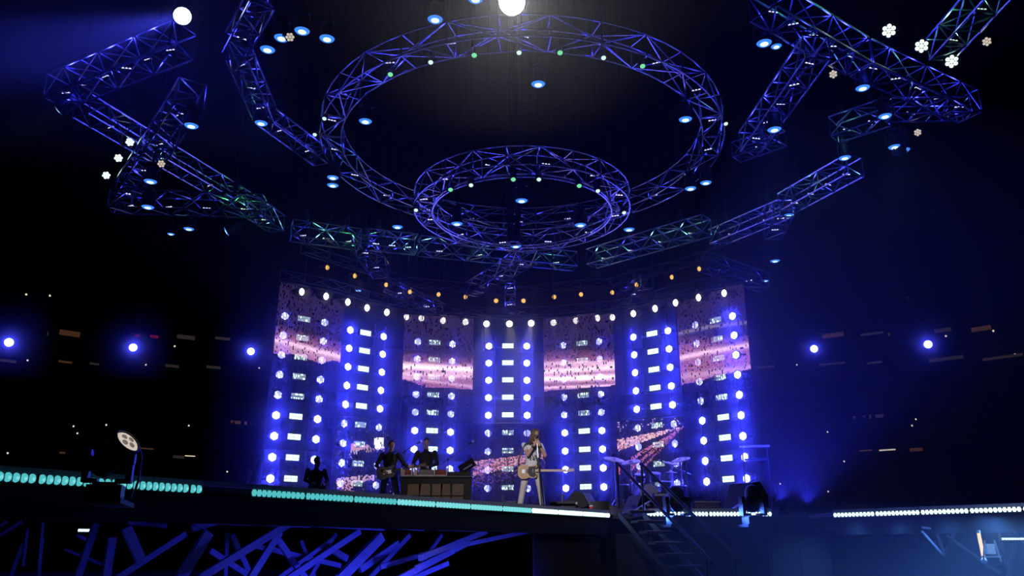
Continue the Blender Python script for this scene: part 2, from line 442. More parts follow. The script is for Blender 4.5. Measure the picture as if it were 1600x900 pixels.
for a in [(312,903,452,818,11,.5), (390,905,437,831,11,.8), (433,842,478,905,9,1.1), (448,905,562,830,9,.9), (530,905,596,838,15,.8), (562,890,622,849,10,1.2), (594,886,706,853,7,1.0),
          (622,905,708,860,9,.7), (328,860,386,898,8,1.5), (395,852,532,884,7,1.7), (355,832,352,900,6,2.0), (362,836,394,905,8,1.8), (470,845,492,905,6,2.0), (432,905,520,842,6,1.6),
          (516,858,542,873,9,1.4), (482,905,525,834,6,1.9), (345,817,484,822,5,.6), (305,814,322,822,12,.7), (300,826,350,812,9,1.0), (452,818,600,827,5,.7), (575,905,640,836,7,1.8), (640,905,690,836,6,2.1)]:
    beam(fr2, *a)
for a in [(655,872,760,830,8,.45), (650,888,728,850,8,.6), (726,851,832,829,6,.6), (618,824,662,827,5,.4), (684,827,756,829,4,.4), (640,905,700,880,7,.8)]:
    beam(fr3, *a)
for fr in (fr1, fr2, fr3):
    pass
for i, (t, off) in enumerate([(1.6, -0.2), (4.0, -0.1), (5.6, 0.0), (7.3, 0.0), (9.0, 0.1), (10.6, 0.1)]):
    p = on_left(t) - nrmL*off; p.z = 0
    u = thing('floor_uplight', f'small blue floor uplight under the stage wing, {ORD[i]} along', 'light', p)
    MB().lathe([(0.11, 0), (0.11, 0.05), (0.09, 0.16), (0.12, 0.2)], n=12).build('housing', M['black'], u)
    MB().lathe([(0.10, 0.2), (0.10, 0.21)], n=12).build('lens', G['par'], u)
    light('SPOT', u, (0, 0, 0.24), P_UNDER*(0.3, 0.55, 1.2, 1.4, 1.2, 0.8)[i], BLUE, 0.06, (-nrmL.x*0.5, -nrmL.y*0.5, 1.0), 150, 0.5)
# short batten of white LEDs far under the wing
a, b = pl(121, 828.5, 4.0), pl(151, 828.5, 4.0)
batten(Vector((a.x, a.y, 0)), Vector((b.x, b.y, 0)), 'short white LED batten in the dark below the stage wing', False, G['stripwhite'], 14, None, hgt=0.05, z=a.z)
# things seen under the far wing
tb = py(1529, 833, 17.5); te = py(1537, 872, 17.5)
o = thing('tube_light', 'slim warm tube light leaning under the far wing', 'light', te)
MB().tube((0,0,0), tb-te, 0.035, n=8).build('tube', G['tube'], o); MB().ball((0,0,-0.05), (0.06,0.06,0.06)).build('base', M['white'], o); MB().tube(tb-te, (tb-te)*1.12, 0.04).build('end_cap', M['white'], o)
cart = py(1549, 878, 17.3)
o = thing('metal_frame', 'small pale metal frame standing beside the warm tube light', 'frame', cart)
for x0, x1 in ((-.16, -.06), (.2, .13)): MB().tube((x0,0,0), (x1,0,.42), .018).build('leg', M['lip'], o)
MB().box((0.02,0,.1), (.36,.1,.03)).build('crossbar', M['lip'], o); MB().box((0.03,0.02,.25), (.17,.08,.2)).build('box', M['white'], o)
light('POINT', o, (0.0, -0.5, 0.5), 4.0, (0.5, 0.85, 1.0), 0.1)
a, b = py(1564, 842, 17.0), py(1606, 837, 17.0)
batten(Vector((a.x, a.y, 0)), Vector((b.x, b.y, 0)), 'short white LED batten below the far wing at the frame edge', False, G['strobe'], 9, None, hgt=0.05, z=a.z)
fr4 = thing('support_frame', 'faint blue triangular bracing under the far wing', 'scaffold', (EW1.x-1.0, EW1.y+0.8, 0))
for x0, y0, x1, y1, wp in [(1440,830,1474,868,4), (1462,830,1476,866,4), (1492,832,1474,868,4), (1440,824,1470,828,4), (1478,836,1562,896,5), (1556,820,1580,905,5), (1562,822,1600,850,5), (1590,820,1575,905,6), (1490,830,1478,862,4)]:
    a, b = py(x0, y0, EW1.y+1.4), py(x1, y1, EW1.y+1.4)
    d = b-a; MB().box((a+b)/2-fr4.location, (wp*18/F, wp*14/F, d.length), d.to_track_quat('Z', 'Y').to_matrix()).build('brace', M['steel'], fr4)
light('POINT', fr4, (-1.5, -1.2, 0.5), 14.0, BLUE, 0.1)

# ---- steps with two handrails
TOP = pz(968, 806, DECK_H); 
tl, tr = pz(964, 717.5, 1.98), pz(1001, 722, 1.98)
sdir = (py(1172, 852, 14.2) - tl); sdir.z = 0; run = sdir.length; sdir.normalize()
side = Vector((-sdir.y, sdir.x, 0)) if sdir.y < 0 else Vector((sdir.y, -sdir.x, 0))
if side.x < 0: side = -side
wdt = 0.62
st = thing('stage_steps', 'steps with dark handrails leading down from the stage beside the drum kit', 'stairs', (tl.x, tl.y, 0))
org = st.location
ns = 9; rise = DECK/ns; going = 0.36
for i in range(ns):
    c = Vector((tl.x, tl.y, 0)) + side*(wdt/2) + sdir*(0.15 + going*(i+0.5)); z = DECK - rise*(i+0.35)
    q = Matrix.Rotation(math.atan2(side.y, side.x), 3, 'Z')
    MB().box(c-org+Vector((0,0,z)), (wdt, going*0.98, 0.05), q).build('tread', M['black'], st)
    MB().box(c-org+Vector((0,0,z+0.028))+sdir*(going*0.46), (wdt*0.98, 0.025, 0.012), q).build('nosing', M['lip'], st)
for sgn, p0 in ((0, Vector((tl.x, tl.y, 0))), (1, Vector((tl.x, tl.y, 0))+side*wdt)):
    a = p0 + Vector((0,0,DECK)); b = p0 + sdir*(0.15+going*ns) + Vector((0,0,0.02))
    d = (b-a).normalized(); zax = side.cross(d); q = Matrix((side, d, side.cross(d))).transposed()
    MB().box((a+b)/2-org-Vector((0,0,0.12)), (0.04, (b-a).length, 0.12), q).build('stringer', M['black'], st)
    ta = p0 + Vector((0,0,DECK+1.0)); tb_ = b + Vector((0,0,0.98))
    MB().path([ta-org-sdir*0.06, ta-org, tb_-org, tb_-org+sdir*0.15-Vector((0,0,0.1))], 0.032, 8).build('handrail', M['black'], st)
    for f in (0.0, 1.0):
        MB().tube(a.lerp(b, f)-org, ta.lerp(tb_, f)-org, 0.028).build('post', M['black'], st)

#==TOWERS==
# ================================================================== LIGHT TOWERS with their fixtures
HTOP, ROW = 7.42, 0.659
R90 = Matrix.Rotation(math.pi/2, 3, 'X')           # local Z -> facing -Y (the camera side)
def hexa(r, z, n=6, ph=0.0): return [(r*math.cos(ph+2*math.pi*i/n), r*math.sin(ph+2*math.pi*i/n), z) for i in range(n)]
def par_meshes():
    h = MB().lathe([(0.10, -0.16), (0.135, -0.10), (0.150, 0.0), (0.150, 0.035), (0.138, 0.035), (0.136, 0.012)], rot=R90, n=12)
    h.tube((-0.175, 0.02, 0.0), (-0.145, 0.02, 0.0), 0.02, n=6); h.tube((0.145, 0.02, 0.0), (0.175, 0.02, 0.0), 0.02, n=6)
    h.box((-0.172, 0.09, 0), (0.012, 0.2, 0.05)); h.box((0.172, 0.09, 0), (0.012, 0.2, 0.05)); h.box((0, 0.19, 0), (0.35, 0.012, 0.05))
    l = MB()
    l.add([R90 @ Vector(p) for p in hexa(0.133, 0.012, 6, math.pi/6) + hexa(0.133, 0.022, 6, math.pi/6)], [tuple(range(6, 12))] + [(i, (i+1) % 6, 6+(i+1) % 6, 6+i) for i in range(6)])
    for cx, cz in [(0, 0)] + [(0.082*math.cos(a), 0.082*math.sin(a)) for a in [math.pi/3*i for i in range(6)]]:
        l.lathe([(0.040, 0.018), (0.034, 0.032), (0.012, 0.040)], (cx, 0, cz), R90, 6)
    return h.mesh('par_housing', M['black']), l.mesh('par_lens', G['par'])
PAR_H, PAR_L = par_meshes()
def strobe_meshes(cols):
    h = MB().box((0, 0.05, 0), (0.50, 0.09, 0.25)); h.box((0, 0.11, 0), (0.30, 0.05, 0.12))
    h.box((0, 0.0, 0.118), (0.50, 0.03, 0.02)); h.box((0, 0.0, -0.118), (0.50, 0.03, 0.02))
    h.box((-0.245, 0.0, 0), (0.02, 0.03, 0.25)); h.box((0.245, 0.0, 0), (0.02, 0.03, 0.25))
    l = MB(); wx = 0.44/cols
    for i in range(cols):
        for j in range(2):
            l.box((-0.22+wx*(i+0.5), -0.004, -0.048+0.096*j), (wx-0.016, 0.016, 0.082))
    return h.mesh('strobe_housing', M['black']), l.mesh('strobe_cells', G['strobe'])
STROBE = {c: strobe_meshes(c) for c in (1, 2, 3)}
tower_defs = [  # hexL px, hexR px on the top row, name, cells in the strobes
    ((445,494), (507,504), 'leftmost tower', 2), ((547,516), (599,526), 'second tower from the left', 1), ((653,534), (707,538), 'third tower from the left', 3),
    ((764,541), (823,541), 'centre tower', 1), ((880,540), (936,534), 'third tower from the right', 3), ((990,527), (1044,517), 'second tower from the right', 1),
    ((1087,508), (1145,494), 'rightmost tower', 2)]
tower_pos = []
for ti, (pl_, pr2, tname, cells) in enumerate(tower_defs):
    a, b = pz(*pl_, HTOP), pz(*pr2, HTOP)
    d = b-a; d.z = 0; W = d.length; rz = math.atan2(d.y, d.x); c = (a+b)/2
    tower_pos.append((a, b, rz))
    t = thing('light_tower', f'tall black ladder frame holding lights, {tname}', 'tower', (c.x, c.y, DECK), rz, 'light towers')
    top = HTOP + EYE - DECK + 0.45
    for x in (-W/2-0.22, -W/2+0.22, W/2-0.22, W/2+0.22):
        rod('upright', (x, 0.24, 0), (x, 0.24, top), 0.026, M['rig'], t)
    for k in range(9):
        z = HTOP + EYE - DECK - ROW*k
        rod('crossbar', (-W/2-0.25, 0.21, z), (W/2+0.25, 0.21, z), 0.022, M['rig'], t)
        rod('brace', (W/2-0.22, 0.24, z+0.05), (W/2-0.40, 0.24, z-ROW*0.45), 0.012, M['rig'], t)
    for sx in (-1, 1): MB().box((sx*W/2, 0.24, 0.03), (0.6, 0.5, 0.06)).build('base_plate', M['black'], t)
    q = Matrix.Rotation(rz, 4, 'Z')
    for k in range(9):
        z = HTOP + EYE - ROW*k
        for sx, sn in ((-1, 'near' if ti < 3 else 'first'), (1, 'far' if ti < 3 else 'second')):
            p = Vector((c.x, c.y, z)) + (q @ Vector((sx*W/2, 0.0, 0)))
            side_ = 'left-hand' if sx < 0 else 'right-hand'
            o = put('par_light', PAR_H); o.location = p; o.rotation_euler = (0, 0, rz)
            tag(o, f'blue LED par, {side_} column, {ORD[k]} from the top, {tname}', 'light', 'blue LED pars on the towers')
            put('lens', PAR_L, o)
            boost = 2.4 if (ti in (0, 1) and sx < 0) or (ti in (5, 6) and sx > 0) else 1.0
            light('SPOT', o, (0, -0.07, 0), P_PAR*boost, BLUE, 0.09, (0, -1, -0.22), 125, 0.5)
        o = put('strobe_panel', STROBE[cells][0]); o.location = Vector((c.x, c.y, z)) + (q @ Vector((0.0, 0.10, 0.04))); o.rotation_euler = (0, 0, rz)
        tag(o, f'pale strobe panel, {ORD[k]} from the top, on the {tname}', 'light', 'strobe panels on the towers')
        put('cells', STROBE[cells][1], o)

# ================================================================== LED MESH SCREENS (pixel net with real holes)
def lerp(a, b, t): return a + (b-a)*t
def screen(name_label, tl_px, tr_px, htop, hbot, colf, ncol=64, seed=1, hole=0.26, strips=4, stag=None, boost=1.0):
    A, B = pz(*tl_px, htop), pz(*tr_px, htop)
    d = B-A; W = d.length; rz = math.atan2(d.y, d.x)
    H = htop-hbot; cell = W/ncol; nrow = int(H/cell)
    t = thing('led_screen', name_label, 'screen', (A.x, A.y, hbot+EYE), rz)
    rr = random.Random(seed); per = ncol//strips
    q = Matrix.Rotation(rz, 3, 'Z')
    for s in range(strips):
        up = 0.0 if stag is None else stag[s]
        V = []; Fc = []; C = []
        clump = {}
        for j in range(nrow):
            for i in range(s*per, (s+1)*per):
                key = (i, j//2)
                if key not in clump: clump[key] = rr.random()
                x0 = i*cell; z1 = H + up - j*cell
                Pw = A + q @ Vector((x0+cell/2, 0, 0)); Zr = hbot + z1 - cell/2
                zc = Pw.y*CP + Zr*SP; px = 800+F*Pw.x/zc; pyy = 450-F*(Zr*CP - Pw.y*SP)/zc
                c = colf(px, pyy, rr)
                lum = max(c)
                hl = hole*(1.0 if lum < 0.012 else (0.3 if lum > 0.35 else 0.6))
                if clump[key] < hl: continue
                g = cell*0.06; k = len(V)
                V += [(x0+g, 0, z1-cell+g), (x0+cell-g, 0, z1-cell+g), (x0+cell-g, 0, z1-g), (x0+g, 0, z1-g)]
                Fc.append((k, k+1, k+2, k+3)); C.append((c[0]*boost, c[1]*boost, c[2]*boost, 1.0))
        me = bpy.data.meshes.new('mesh_strip'); me.from_pydata(V, [], Fc); me.update()
        at = me.attributes.new('pixel', 'FLOAT_COLOR', 'FACE')
        at.data.foreach_set('color', [x for c in C for x in c])
        me.materials.append(PIX); put('mesh_strip', me, t)
        rod('seam_cable', (s*per*cell, 0.02, 0), (s*per*cell, 0.02, H+up), 0.010, M['black'], t)
        rod('top_bar', (s*per*cell, 0.02, H+up+0.03), ((s+1)*per*cell, 0.02, H+up+0.03), 0.03, M['black'], t)
    for f in (0.15, 0.85): rod('suspension_cable', (W*f, 0.03, H), (W*f, 0.03, CEIL-0.02-hbot-EYE), 0.009, M['black'], t)
    rod('seam_cable', (W, 0.02, 0), (W, 0.02, H + (stag[-1] if stag else 0)), 0.010, M['black'], t)
    return t
PIX = bpy.data.materials.new('led_pixels'); PIX.use_nodes = True
nt = PIX.node_tree; b = nt.nodes['Principled BSDF']; at = nt.nodes.new('ShaderNodeAttribute'); at.attribute_name = 'pixel'
b.inputs['Base Color'].default_value = (0.008, 0.008, 0.01, 1); b.inputs['Roughness'].default_value = 0.7
nt.links.new(at.outputs['Color'], b.inputs['Emission Color']); b.inputs['Emission Strength'].default_value = 1.0
PIX.cycles.emission_sampling = 'NONE'
def seg(x, pts):
    for (x0, y0), (x1, y1) in zip(pts, pts[1:]):
        if x <= x1: return lerp(y0, y1, (x-x0)/(x1-x0) if x1 > x0 else 0)
    return pts[-1][1]
def band(y, yc, wd): return math.exp(-((y-yc)/wd)**2)
def upper_fn(bottom, streaks, base, redtop):
    def f(x, y, r):
        yb = seg(x, bottom)
        if y > yb: return (0.0, 0.0, 0.004)
        n = 0.55 + 0.9*r.random()
        v = math.sin((x*0.9+y*1.6)*0.9)*0.25 + 1.0
        c = [base[0]*n*v, base[1]*n*v, base[2]*n*v]
        yr = seg(x, redtop)
        if y > yr:
            k = min(1.0, (y-yr)/22.0)*n
            m_ = 0.5+0.5*math.sin((x*1.0+y*1.3)*1.1)
            c[0] += 0.42*k; c[1] += (0.10+0.06*m_)*k; c[2] += (0.20+0.16*m_)*k
        for pts, wd, s in streaks:
            k = band(y, seg(x, pts), wd)*s*(0.75+0.5*r.random())
            c[0] += 1.7*k; c[1] += 1.25*k; c[2] += 1.4*k
        return c
    return f
UB = (0.030, 0.016, 0.050)
s_m3 = upper_fn([(430,553),(455,553),(480,560),(500,568),(520,563),(540,568)], [([(430,531),(540,559)], 4.0, 0.55), ([(430,541),(540,566)], 7.0, 0.15)], UB, [(430,505),(540,535)])
s_m1 = upper_fn([(630,593),(650,599),(666,606),(700,606),(745,609)], [([(630,572),(745,578)], 5.0, 1.0), ([(630,584),(745,588)], 4.0, 0.5), ([(630,590),(745,605)], 2.5, 0.3)], UB, [(630,548),(745,556)])
s_p1 = upper_fn([(845,612),(925,605),(960,602)], [([(845,581),(960,574)], 4.5, 0.85), ([(845,592),(960,589)], 4.5, 1.0), ([(845,606),(960,602)], 2.0, 0.6), ([(845,569),(960,567)], 4.0, 0.45)], UB, [(845,545),(960,545)])
s_p3 = upper_fn([(1050,604),(1085,597),(1105,592),(1115,588),(1172,577)], [([(1055,561),(1100,551),(1172,539)], 4.0, 0.55), ([(1055,523),(1100,512),(1172,503)], 3.0, 0.16), ([(1060,590),(1172,574)], 5.0, 0.22)], UB, [(1055,525),(1172,520)])
screen('see-through screen with a pale diagonal streak before the leftmost tower', (437,449), (538,469), 8.30, 4.45, s_m3, 64, 1, stag=(0.22, 0.10, 0.0, -0.05))
screen('see-through screen with a wide pink band before the third tower from the left', (633,491), (740,498), 8.22, 4.30, s_m1, 64, 2, stag=(0.0, 0.0, 0.06, 0.0))
screen('see-through screen with three bright pink bands before the third tower from the right', (849,498), (957,490), 8.22, 4.30, s_p1, 64, 3, stag=(0.0, 0.0, 0.06, 0.0))
screen('see-through screen with curved pink streaks before the rightmost tower', (1056,469), (1162,453), 8.30, 4.45, s_p3, 64, 4, stag=(-0.05, 0.0, 0.10, 0.2))
def low0(x, y, r):
    if not (738 < x < 852): return (0, 0, 0)
    t = (x-738)/82.0; y0 = lerp(721, 711, t); y1 = lerp(746, 724, t); c = [0.006, 0.004, 0.014]
    if y0 < y < y1:
        k = (y-y0)/(y1-y0); n = r.random(); s = 0.5+0.5*math.sin(k*19+math.sin(x*0.25)*1.2)
        c = [0.55*s+0.75*n*n, 0.12*s+0.55*n*n, 0.22*s+0.6*n*n]
    elif y1 <= y < y1+18 and r.random() < 0.28: c = [0.16, 0.06, 0.16]
    return c
def lowm2(x, y, r):
    c = [0.004, 0.003, 0.010]
    if 585 < x < 600 and 684 < y < 700: return (1.3, 1.25, 1.3)
    if 548 < x < 557 and 693 < y < 704: return (0.8, 0.35, 0.35)
    if (555 < x < 578 and abs(y-(703-(x-555)*0.3)) < 2.5) or (566 < x < 600 and 698 < y < 707 and r.random() < 0.35): return (0.7, 0.4, 0.45)
    if 546 < x < 560 and 704 < y < 714 and r.random() < 0.35: return (0.9, 0.7, 0.75)
    if 526 < x < 585 and abs(y-(751-(x-527)*0.09)) < 4.5 and r.random() < 0.75: return (0.75, 0.45, 0.62)
    if 526 < x < 552 and 752 < y < 768 and r.random() < 0.5: return (0.8, 0.4, 0.55)
    if r.random() < 0.012: return (0.4, 0.3, 0.35)
    return c
def lowp2(x, y, r):
    c = [0.004, 0.003, 0.012]
    t = (x-963)/102.0
    ya, yb = lerp(687, 667, t), lerp(706, 668, min(1, t*1.0))
    n = r.random()
    if 0 <= t <= 1 and ya < y < yb: k = 0.6+0.8*n; return (1.0*k, 0.62*k, 0.62*k) if n > 0.25 else (0.5, 0.12, 0.2)
    for m_, w_, s in ((0.62, 3.0, 1.0), (0.80, 3.5, 0.8), (1.02, 3.0, 0.6)):
        yl = 668 + (1066-x)*m_
        if abs(y-yl) < w_*(0.4+0.9*(1-t)) and x > 985 and n < 0.72: return (0.75*s, 0.22*s, 0.30*s)
    if 652 < y < 674 and 962 < x < 1062 and y < ya-2 and n < 0.07: return (1.0, 0.75, 0.8)
    if 965 < x < 969 and 720 < y < 742: return (0.8, 0.15, 0.12)
    return c
screen('low screen with red and white traffic streaks behind the singer', (738,663), (851,663), 4.25, 1.10, low0, 64, 5)
screen('low screen with a white square and pink lights behind the guitarist', (527,650), (627,658), 4.30, 1.10, lowm2, 60, 6)
screen('low screen showing a glowing red highway at night behind the drums', (963,658), (1067,650), 4.30, 1.10, lowp2, 64, 7)
#==RIG==
# ================================================================== OVERHEAD RIG
def truss_lamp(parent, p, power=P_TRUSS, col=BLUE, g=None):
    """a small three-cell lamp clamped inside a truss"""
    mb = MB()
    for i in (-1, 0, 1): mb.ball((i*0.085, 0, 0.02), (0.035, 0.035, 0.03), 6, 4)
    o = mb.build('clamp_lamp', g or G['tri'], parent); o.location = p; o.rotation_euler = (0, 0, random.uniform(-0.6, 0.6))
    MB().box((0, 0.0, -0.02), (0.28, 0.07, 0.035)).build('lamp_body', M['black'], o)
    light('POINT', parent, Vector(p)+Vector((0, 0, 0.10)), power, col, 0.05)
def truss(label, a, b, size, lamps=2, power=P_TRUSS, chain=True, col=BLUE, lampcols=None, r=0.030):
    a, b = Vector(a), Vector(b); d = b-a; L = d.length; z = d.normalized()
    up = Vector((0, 0, 1)) if abs(z.z) < 0.9 else Vector((0, 1, 0))
    x = z.cross(up).normalized(); y = x.cross(z).normalized()
    t = thing('box_truss', label, 'truss', (a+b)/2); org = t.location; h = size/2
    cn = [x*sx*h + y*sy*h for sx, sy in ((-1, -1), (1, -1), (1, 1), (-1, 1))]
    for c in cn: rod('chord', a+c, b+c, r, M['alu'], t, org)
    n = max(2, round(L/(size*1.05))); P = [a.lerp(b, i/n) for i in range(n+1)]
    for i in range(n+1):
        for k in range(4):
            if i in (0, n) or k % 2 == 0: rod('rung', P[i]+cn[k], P[i]+cn[(k+1) % 4], r*0.72, M['alu'], t, org)
    for i in range(n):
        for k in range(4):
            k2 = (k+1) % 4
            rod('diagonal', P[i]+(cn[k] if (i+k) % 2 else cn[k2]), P[i+1]+(cn[k2] if (i+k) % 2 else cn[k]), r*0.72, M['alu'], t, org)
    for i in range(lamps):
        p = a.lerp(b, (i+0.5)/lamps) - y*h*0.55 - org
        c = col if lampcols is None else lampcols[i]
        truss_lamp(t, p, power, c, None if c == BLUE else G['pale'])
    if abs(z.z) > 0.9: rod('hoist_chain', a-org, (a.x-org.x, a.y-org.y, CEIL-0.02-org.z), 0.012, M['black'], t)
    if chain and abs(z.z) < 0.9:
        for f in (0.2, 0.8):
            p = a.lerp(b, f) - org
            rod('hoist_chain', p+y*h, (p.x, p.y, CEIL-0.02-org.z), 0.012, M['black'], t)
            MB().lathe([(0.07, 0), (0.10, 0.05), (0.10, 0.32), (0.05, 0.38)], p+y*(h+0.15), n=8).build('hoist_motor', M['black'], t)
    return t
GRN = (0.10, 1.0, 0.25); CYN = (0.25, 0.9, 0.85)
HR = 12.0
def seg_truss(label, p0, p1, H=HR, size=0.66, lamps=2, H2=None, **kw):
    return truss(label, pz(*p0, H), pz(*p1, H if H2 is None else H2), size, lamps, **kw)
seg_truss('blue-lit truss below the blue follow spot, sloping down to the corner', (286,62), (90,143), lamps=6, size=0.72, power=P_TRUSS*2.2)
seg_truss('thin dim truss crossing from the corner lamp towards the green-lit joint', (128,165), (420,338), lamps=4, size=0.60, power=P_TRUSS*0.35, lampcols=[BLUE, CYN, BLUE, GRN])
seg_truss('ladder-like truss sloping past the three white honeycomb lamps', (300,145), (188,312), lamps=4, size=0.68, H=11.2, power=P_TRUSS*0.7)
seg_truss('level truss with green-tinted end near the two blue wash lamps', (175,315), (412,322), lamps=4, size=0.58, H=10.4, power=P_TRUSS*0.6, lampcols=[BLUE, BLUE, BLUE, GRN])
seg_truss('short open truss end tilted below the green-tinted joint', (395,325), (433,350), lamps=1, size=0.6, H=11.4, power=P_TRUSS*0.4, chain=False, lampcols=[CYN])
seg_truss('top truss of the zigzag arm beside the big ring', (412,-8), (368,72), lamps=2, size=0.55, power=P_TRUSS*0.5)
seg_truss('middle truss of the zigzag arm beside the big ring', (370,78), (414,178), lamps=3, size=0.55, power=P_TRUSS*0.6)
seg_truss('dim lower truss of the zigzag arm joining the big ring', (416,182), (502,246), lamps=2, size=0.5, power=P_TRUSS*0.35)
seg_truss('level truss with bright blue braces below the zigzag arm', (456,360), (562,374), lamps=3, size=0.62, H=10.8, lampcols=[BLUE, CYN, GRN], power=P_TRUSS*0.6)
seg_truss('level truss with pale glow running towards the small ring', (575,374), (650,382), lamps=3, size=0.62, H=10.8, lampcols=[BLUE, BLUE, CYN], power=P_TRUSS*0.6)
seg_truss('far dim truss running behind the small ring', (655,384), (898,408), lamps=4, size=0.6, H=10.8, lampcols=[BLUE, CYN, BLUE, GRN], power=P_TRUSS*0.35)
seg_truss('square-ended truss arm hanging down below the green joint', (562,378), (596,424), lamps=2, size=0.6, H=10.6, H2=10.3, power=P_TRUSS*0.6)
seg_truss('far dim truss arm among the amber lamps, left side', (604,444), (690,486), lamps=2, size=0.5, H=10.2, H2=9.2, power=P_TRUSS*0.5, chain=False)
seg_truss('blue truss arm rising to the small ring above the centre', (738,452), (830,398), lamps=3, size=0.55, H=10.2, power=P_TRUSS*0.55, chain=False)
seg_truss('thick blue truss from the frame top beside the pair of wash lamps', (1190,0), (1340,88), lamps=5, size=0.72, power=P_TRUSS*1.5)
seg_truss('thick blue truss running out to the pointed corner', (1344,90), (1512,166), lamps=5, size=0.72, power=P_TRUSS*1.3)
seg_truss('blue ladder truss dropping from the thick truss to the big ring', (1276,74), (1172,222), lamps=5, size=0.60, H=11.2, power=P_TRUSS*0.8)
seg_truss('short pale truss end hanging below the warm lamp', (1302,203), (1382,176), lamps=2, size=0.62, lampcols=[CYN, BLUE], power=P_TRUSS*0.6)
seg_truss('dim truss closing the pointed corner', (1390,172), (1510,170), lamps=2, size=0.5, power=P_TRUSS*0.4)
seg_truss('pale-edged truss at the upper frame edge by the honeycomb lamps', (1468,78), (1556,-20), lamps=2, size=0.6, lampcols=[CYN, GRN], power=P_TRUSS*0.5)
seg_truss('dim truss stub linking the ladder truss and the big ring', (1150,238), (1222,212), lamps=1, size=0.5, power=P_TRUSS*0.3)
seg_truss('bright blue truss with pale glow below the single wash lamp', (1228,318), (1336,258), lamps=4, size=0.62, H=11.2, lampcols=[BLUE, CYN, BLUE, BLUE])
seg_truss('dim blue truss continuing down towards the pale truss', (1116,372), (1226,326), lamps=2, size=0.55, H=11.0, power=P_TRUSS*0.45)
seg_truss('pale square-ended truss below the small ring, right side', (924,404), (1104,352), lamps=4, size=0.62, H=10.7, lampcols=[CYN, BLUE, CYN, CYN], power=P_TRUSS*0.5)
seg_truss('short blue ladder truss dropping beside a wash lamp', (1224,326), (1206,362), lamps=2, size=0.6, H=11.0, power=P_TRUSS*0.6, chain=False)
seg_truss('faint far truss above the outermost white spotlights', (1098,408), (1196,442), lamps=2, size=0.6, H=10.4, H2=9.7, power=P_TRUSS*0.35, chain=False)
seg_truss('faint far truss among the amber lamps, right side', (968,470), (1010,440), lamps=1, size=0.5, H=10.0, power=P_TRUSS*0.25, chain=False)
truss('small upright truss hanging above the centre tower', pz(797, 440, 10.6), Vector((pz(797,440,10.6).x, pz(797,440,10.6).y, py(797,491,pz(797,440,10.6).y).z)), 0.42, 2, P_TRUSS*0.3, False)

# ---- two ring trusses
def ring(label, c, R, size, n, z0, lamps, power, lphase=0.0, r=0.028):
    c = Vector(c); t = thing('ring_truss', label, 'truss', c)
    h = size/2; rad = [R-h, R+h, R+h, R-h]; zz = [z0-h, z0-h, z0+h, z0+h]
    m = n*2
    for k in range(4):
        MB().path([(rad[k]*math.cos(2*math.pi*i/m), rad[k]*math.sin(2*math.pi*i/m), zz[k]) for i in range(m)], r, 6, True).build('chord', M['alu'], t, True)
    def P(k, i): a = 2*math.pi*i/n; return Vector((rad[k]*math.cos(a), rad[k]*math.sin(a), zz[k]))
    for i in range(n):
        for k in range(4):
            k2 = (k+1) % 4
            rod('rung', P(k, i), P(k2, i), r*0.75, M['alu'], t)
            rod('diagonal', P(k if (i+k) % 2 else k2, i), P(k2 if (i+k) % 2 else k, i+1), r*0.75, M['alu'], t)
    for i in range(lamps):
        a = 2*math.pi*(i+lphase)/lamps
        truss_lamp(t, (R*math.cos(a), R*math.sin(a), z0-h*0.5), power)
    for i in range(6):
        a = 2*math.pi*(i+0.5)/6; p = Vector((R*math.cos(a), R*math.sin(a), z0+h))
        rod('hoist_chain', p, (p.x, p.y, CEIL-0.02-c.z), 0.012, M['black'], t)
    return t
RC = Vector((0.30, 22.8, 0))
BIGR = 5.85
ring('huge round truss ring hanging over the whole stage', (RC.x, RC.y, HR+EYE), BIGR, 0.62, 30, 0.1, 20, P_TRUSS*0.55)
RC2 = Vector((0.30, 22.8, 0))
ring('smaller round truss ring with green lamps, hanging low at the centre', (RC2.x, RC2.y, 9.85+EYE), 3.0, 0.56, 22, 0.25, 12, P_TRUSS*0.35, 0.4, 0.024)
# thin inner hoop tube of the small ring
o = MB().path([(2.72*math.cos(2*math.pi*i/64), 2.72*math.sin(2*math.pi*i/64), 0) for i in range(64)], 0.032, 6, True).build('hoop', M['alu'], None, True)
o.location = (RC2.x, RC2.y, 9.85+EYE-0.12); tag(o, 'thin pipe hoop under the smaller ring', 'hoop')
o = thing('cable_loom', 'black bundle of cables hanging through the middle of the rings', 'cable', (RC.x-0.25, RC.y+1.5, 9.4+EYE))
for i in range(7):
    a = 2*math.pi*i/7; q = Vector((0.17*math.cos(a), 0.17*math.sin(a), 0))
    MB().path([q, q*1.05+Vector((0,0,1.5)), q*0.9+Vector((0,0,4)), q*0.5+Vector((0,0,11))], 0.085, 7).build('cable', M['black'], o)
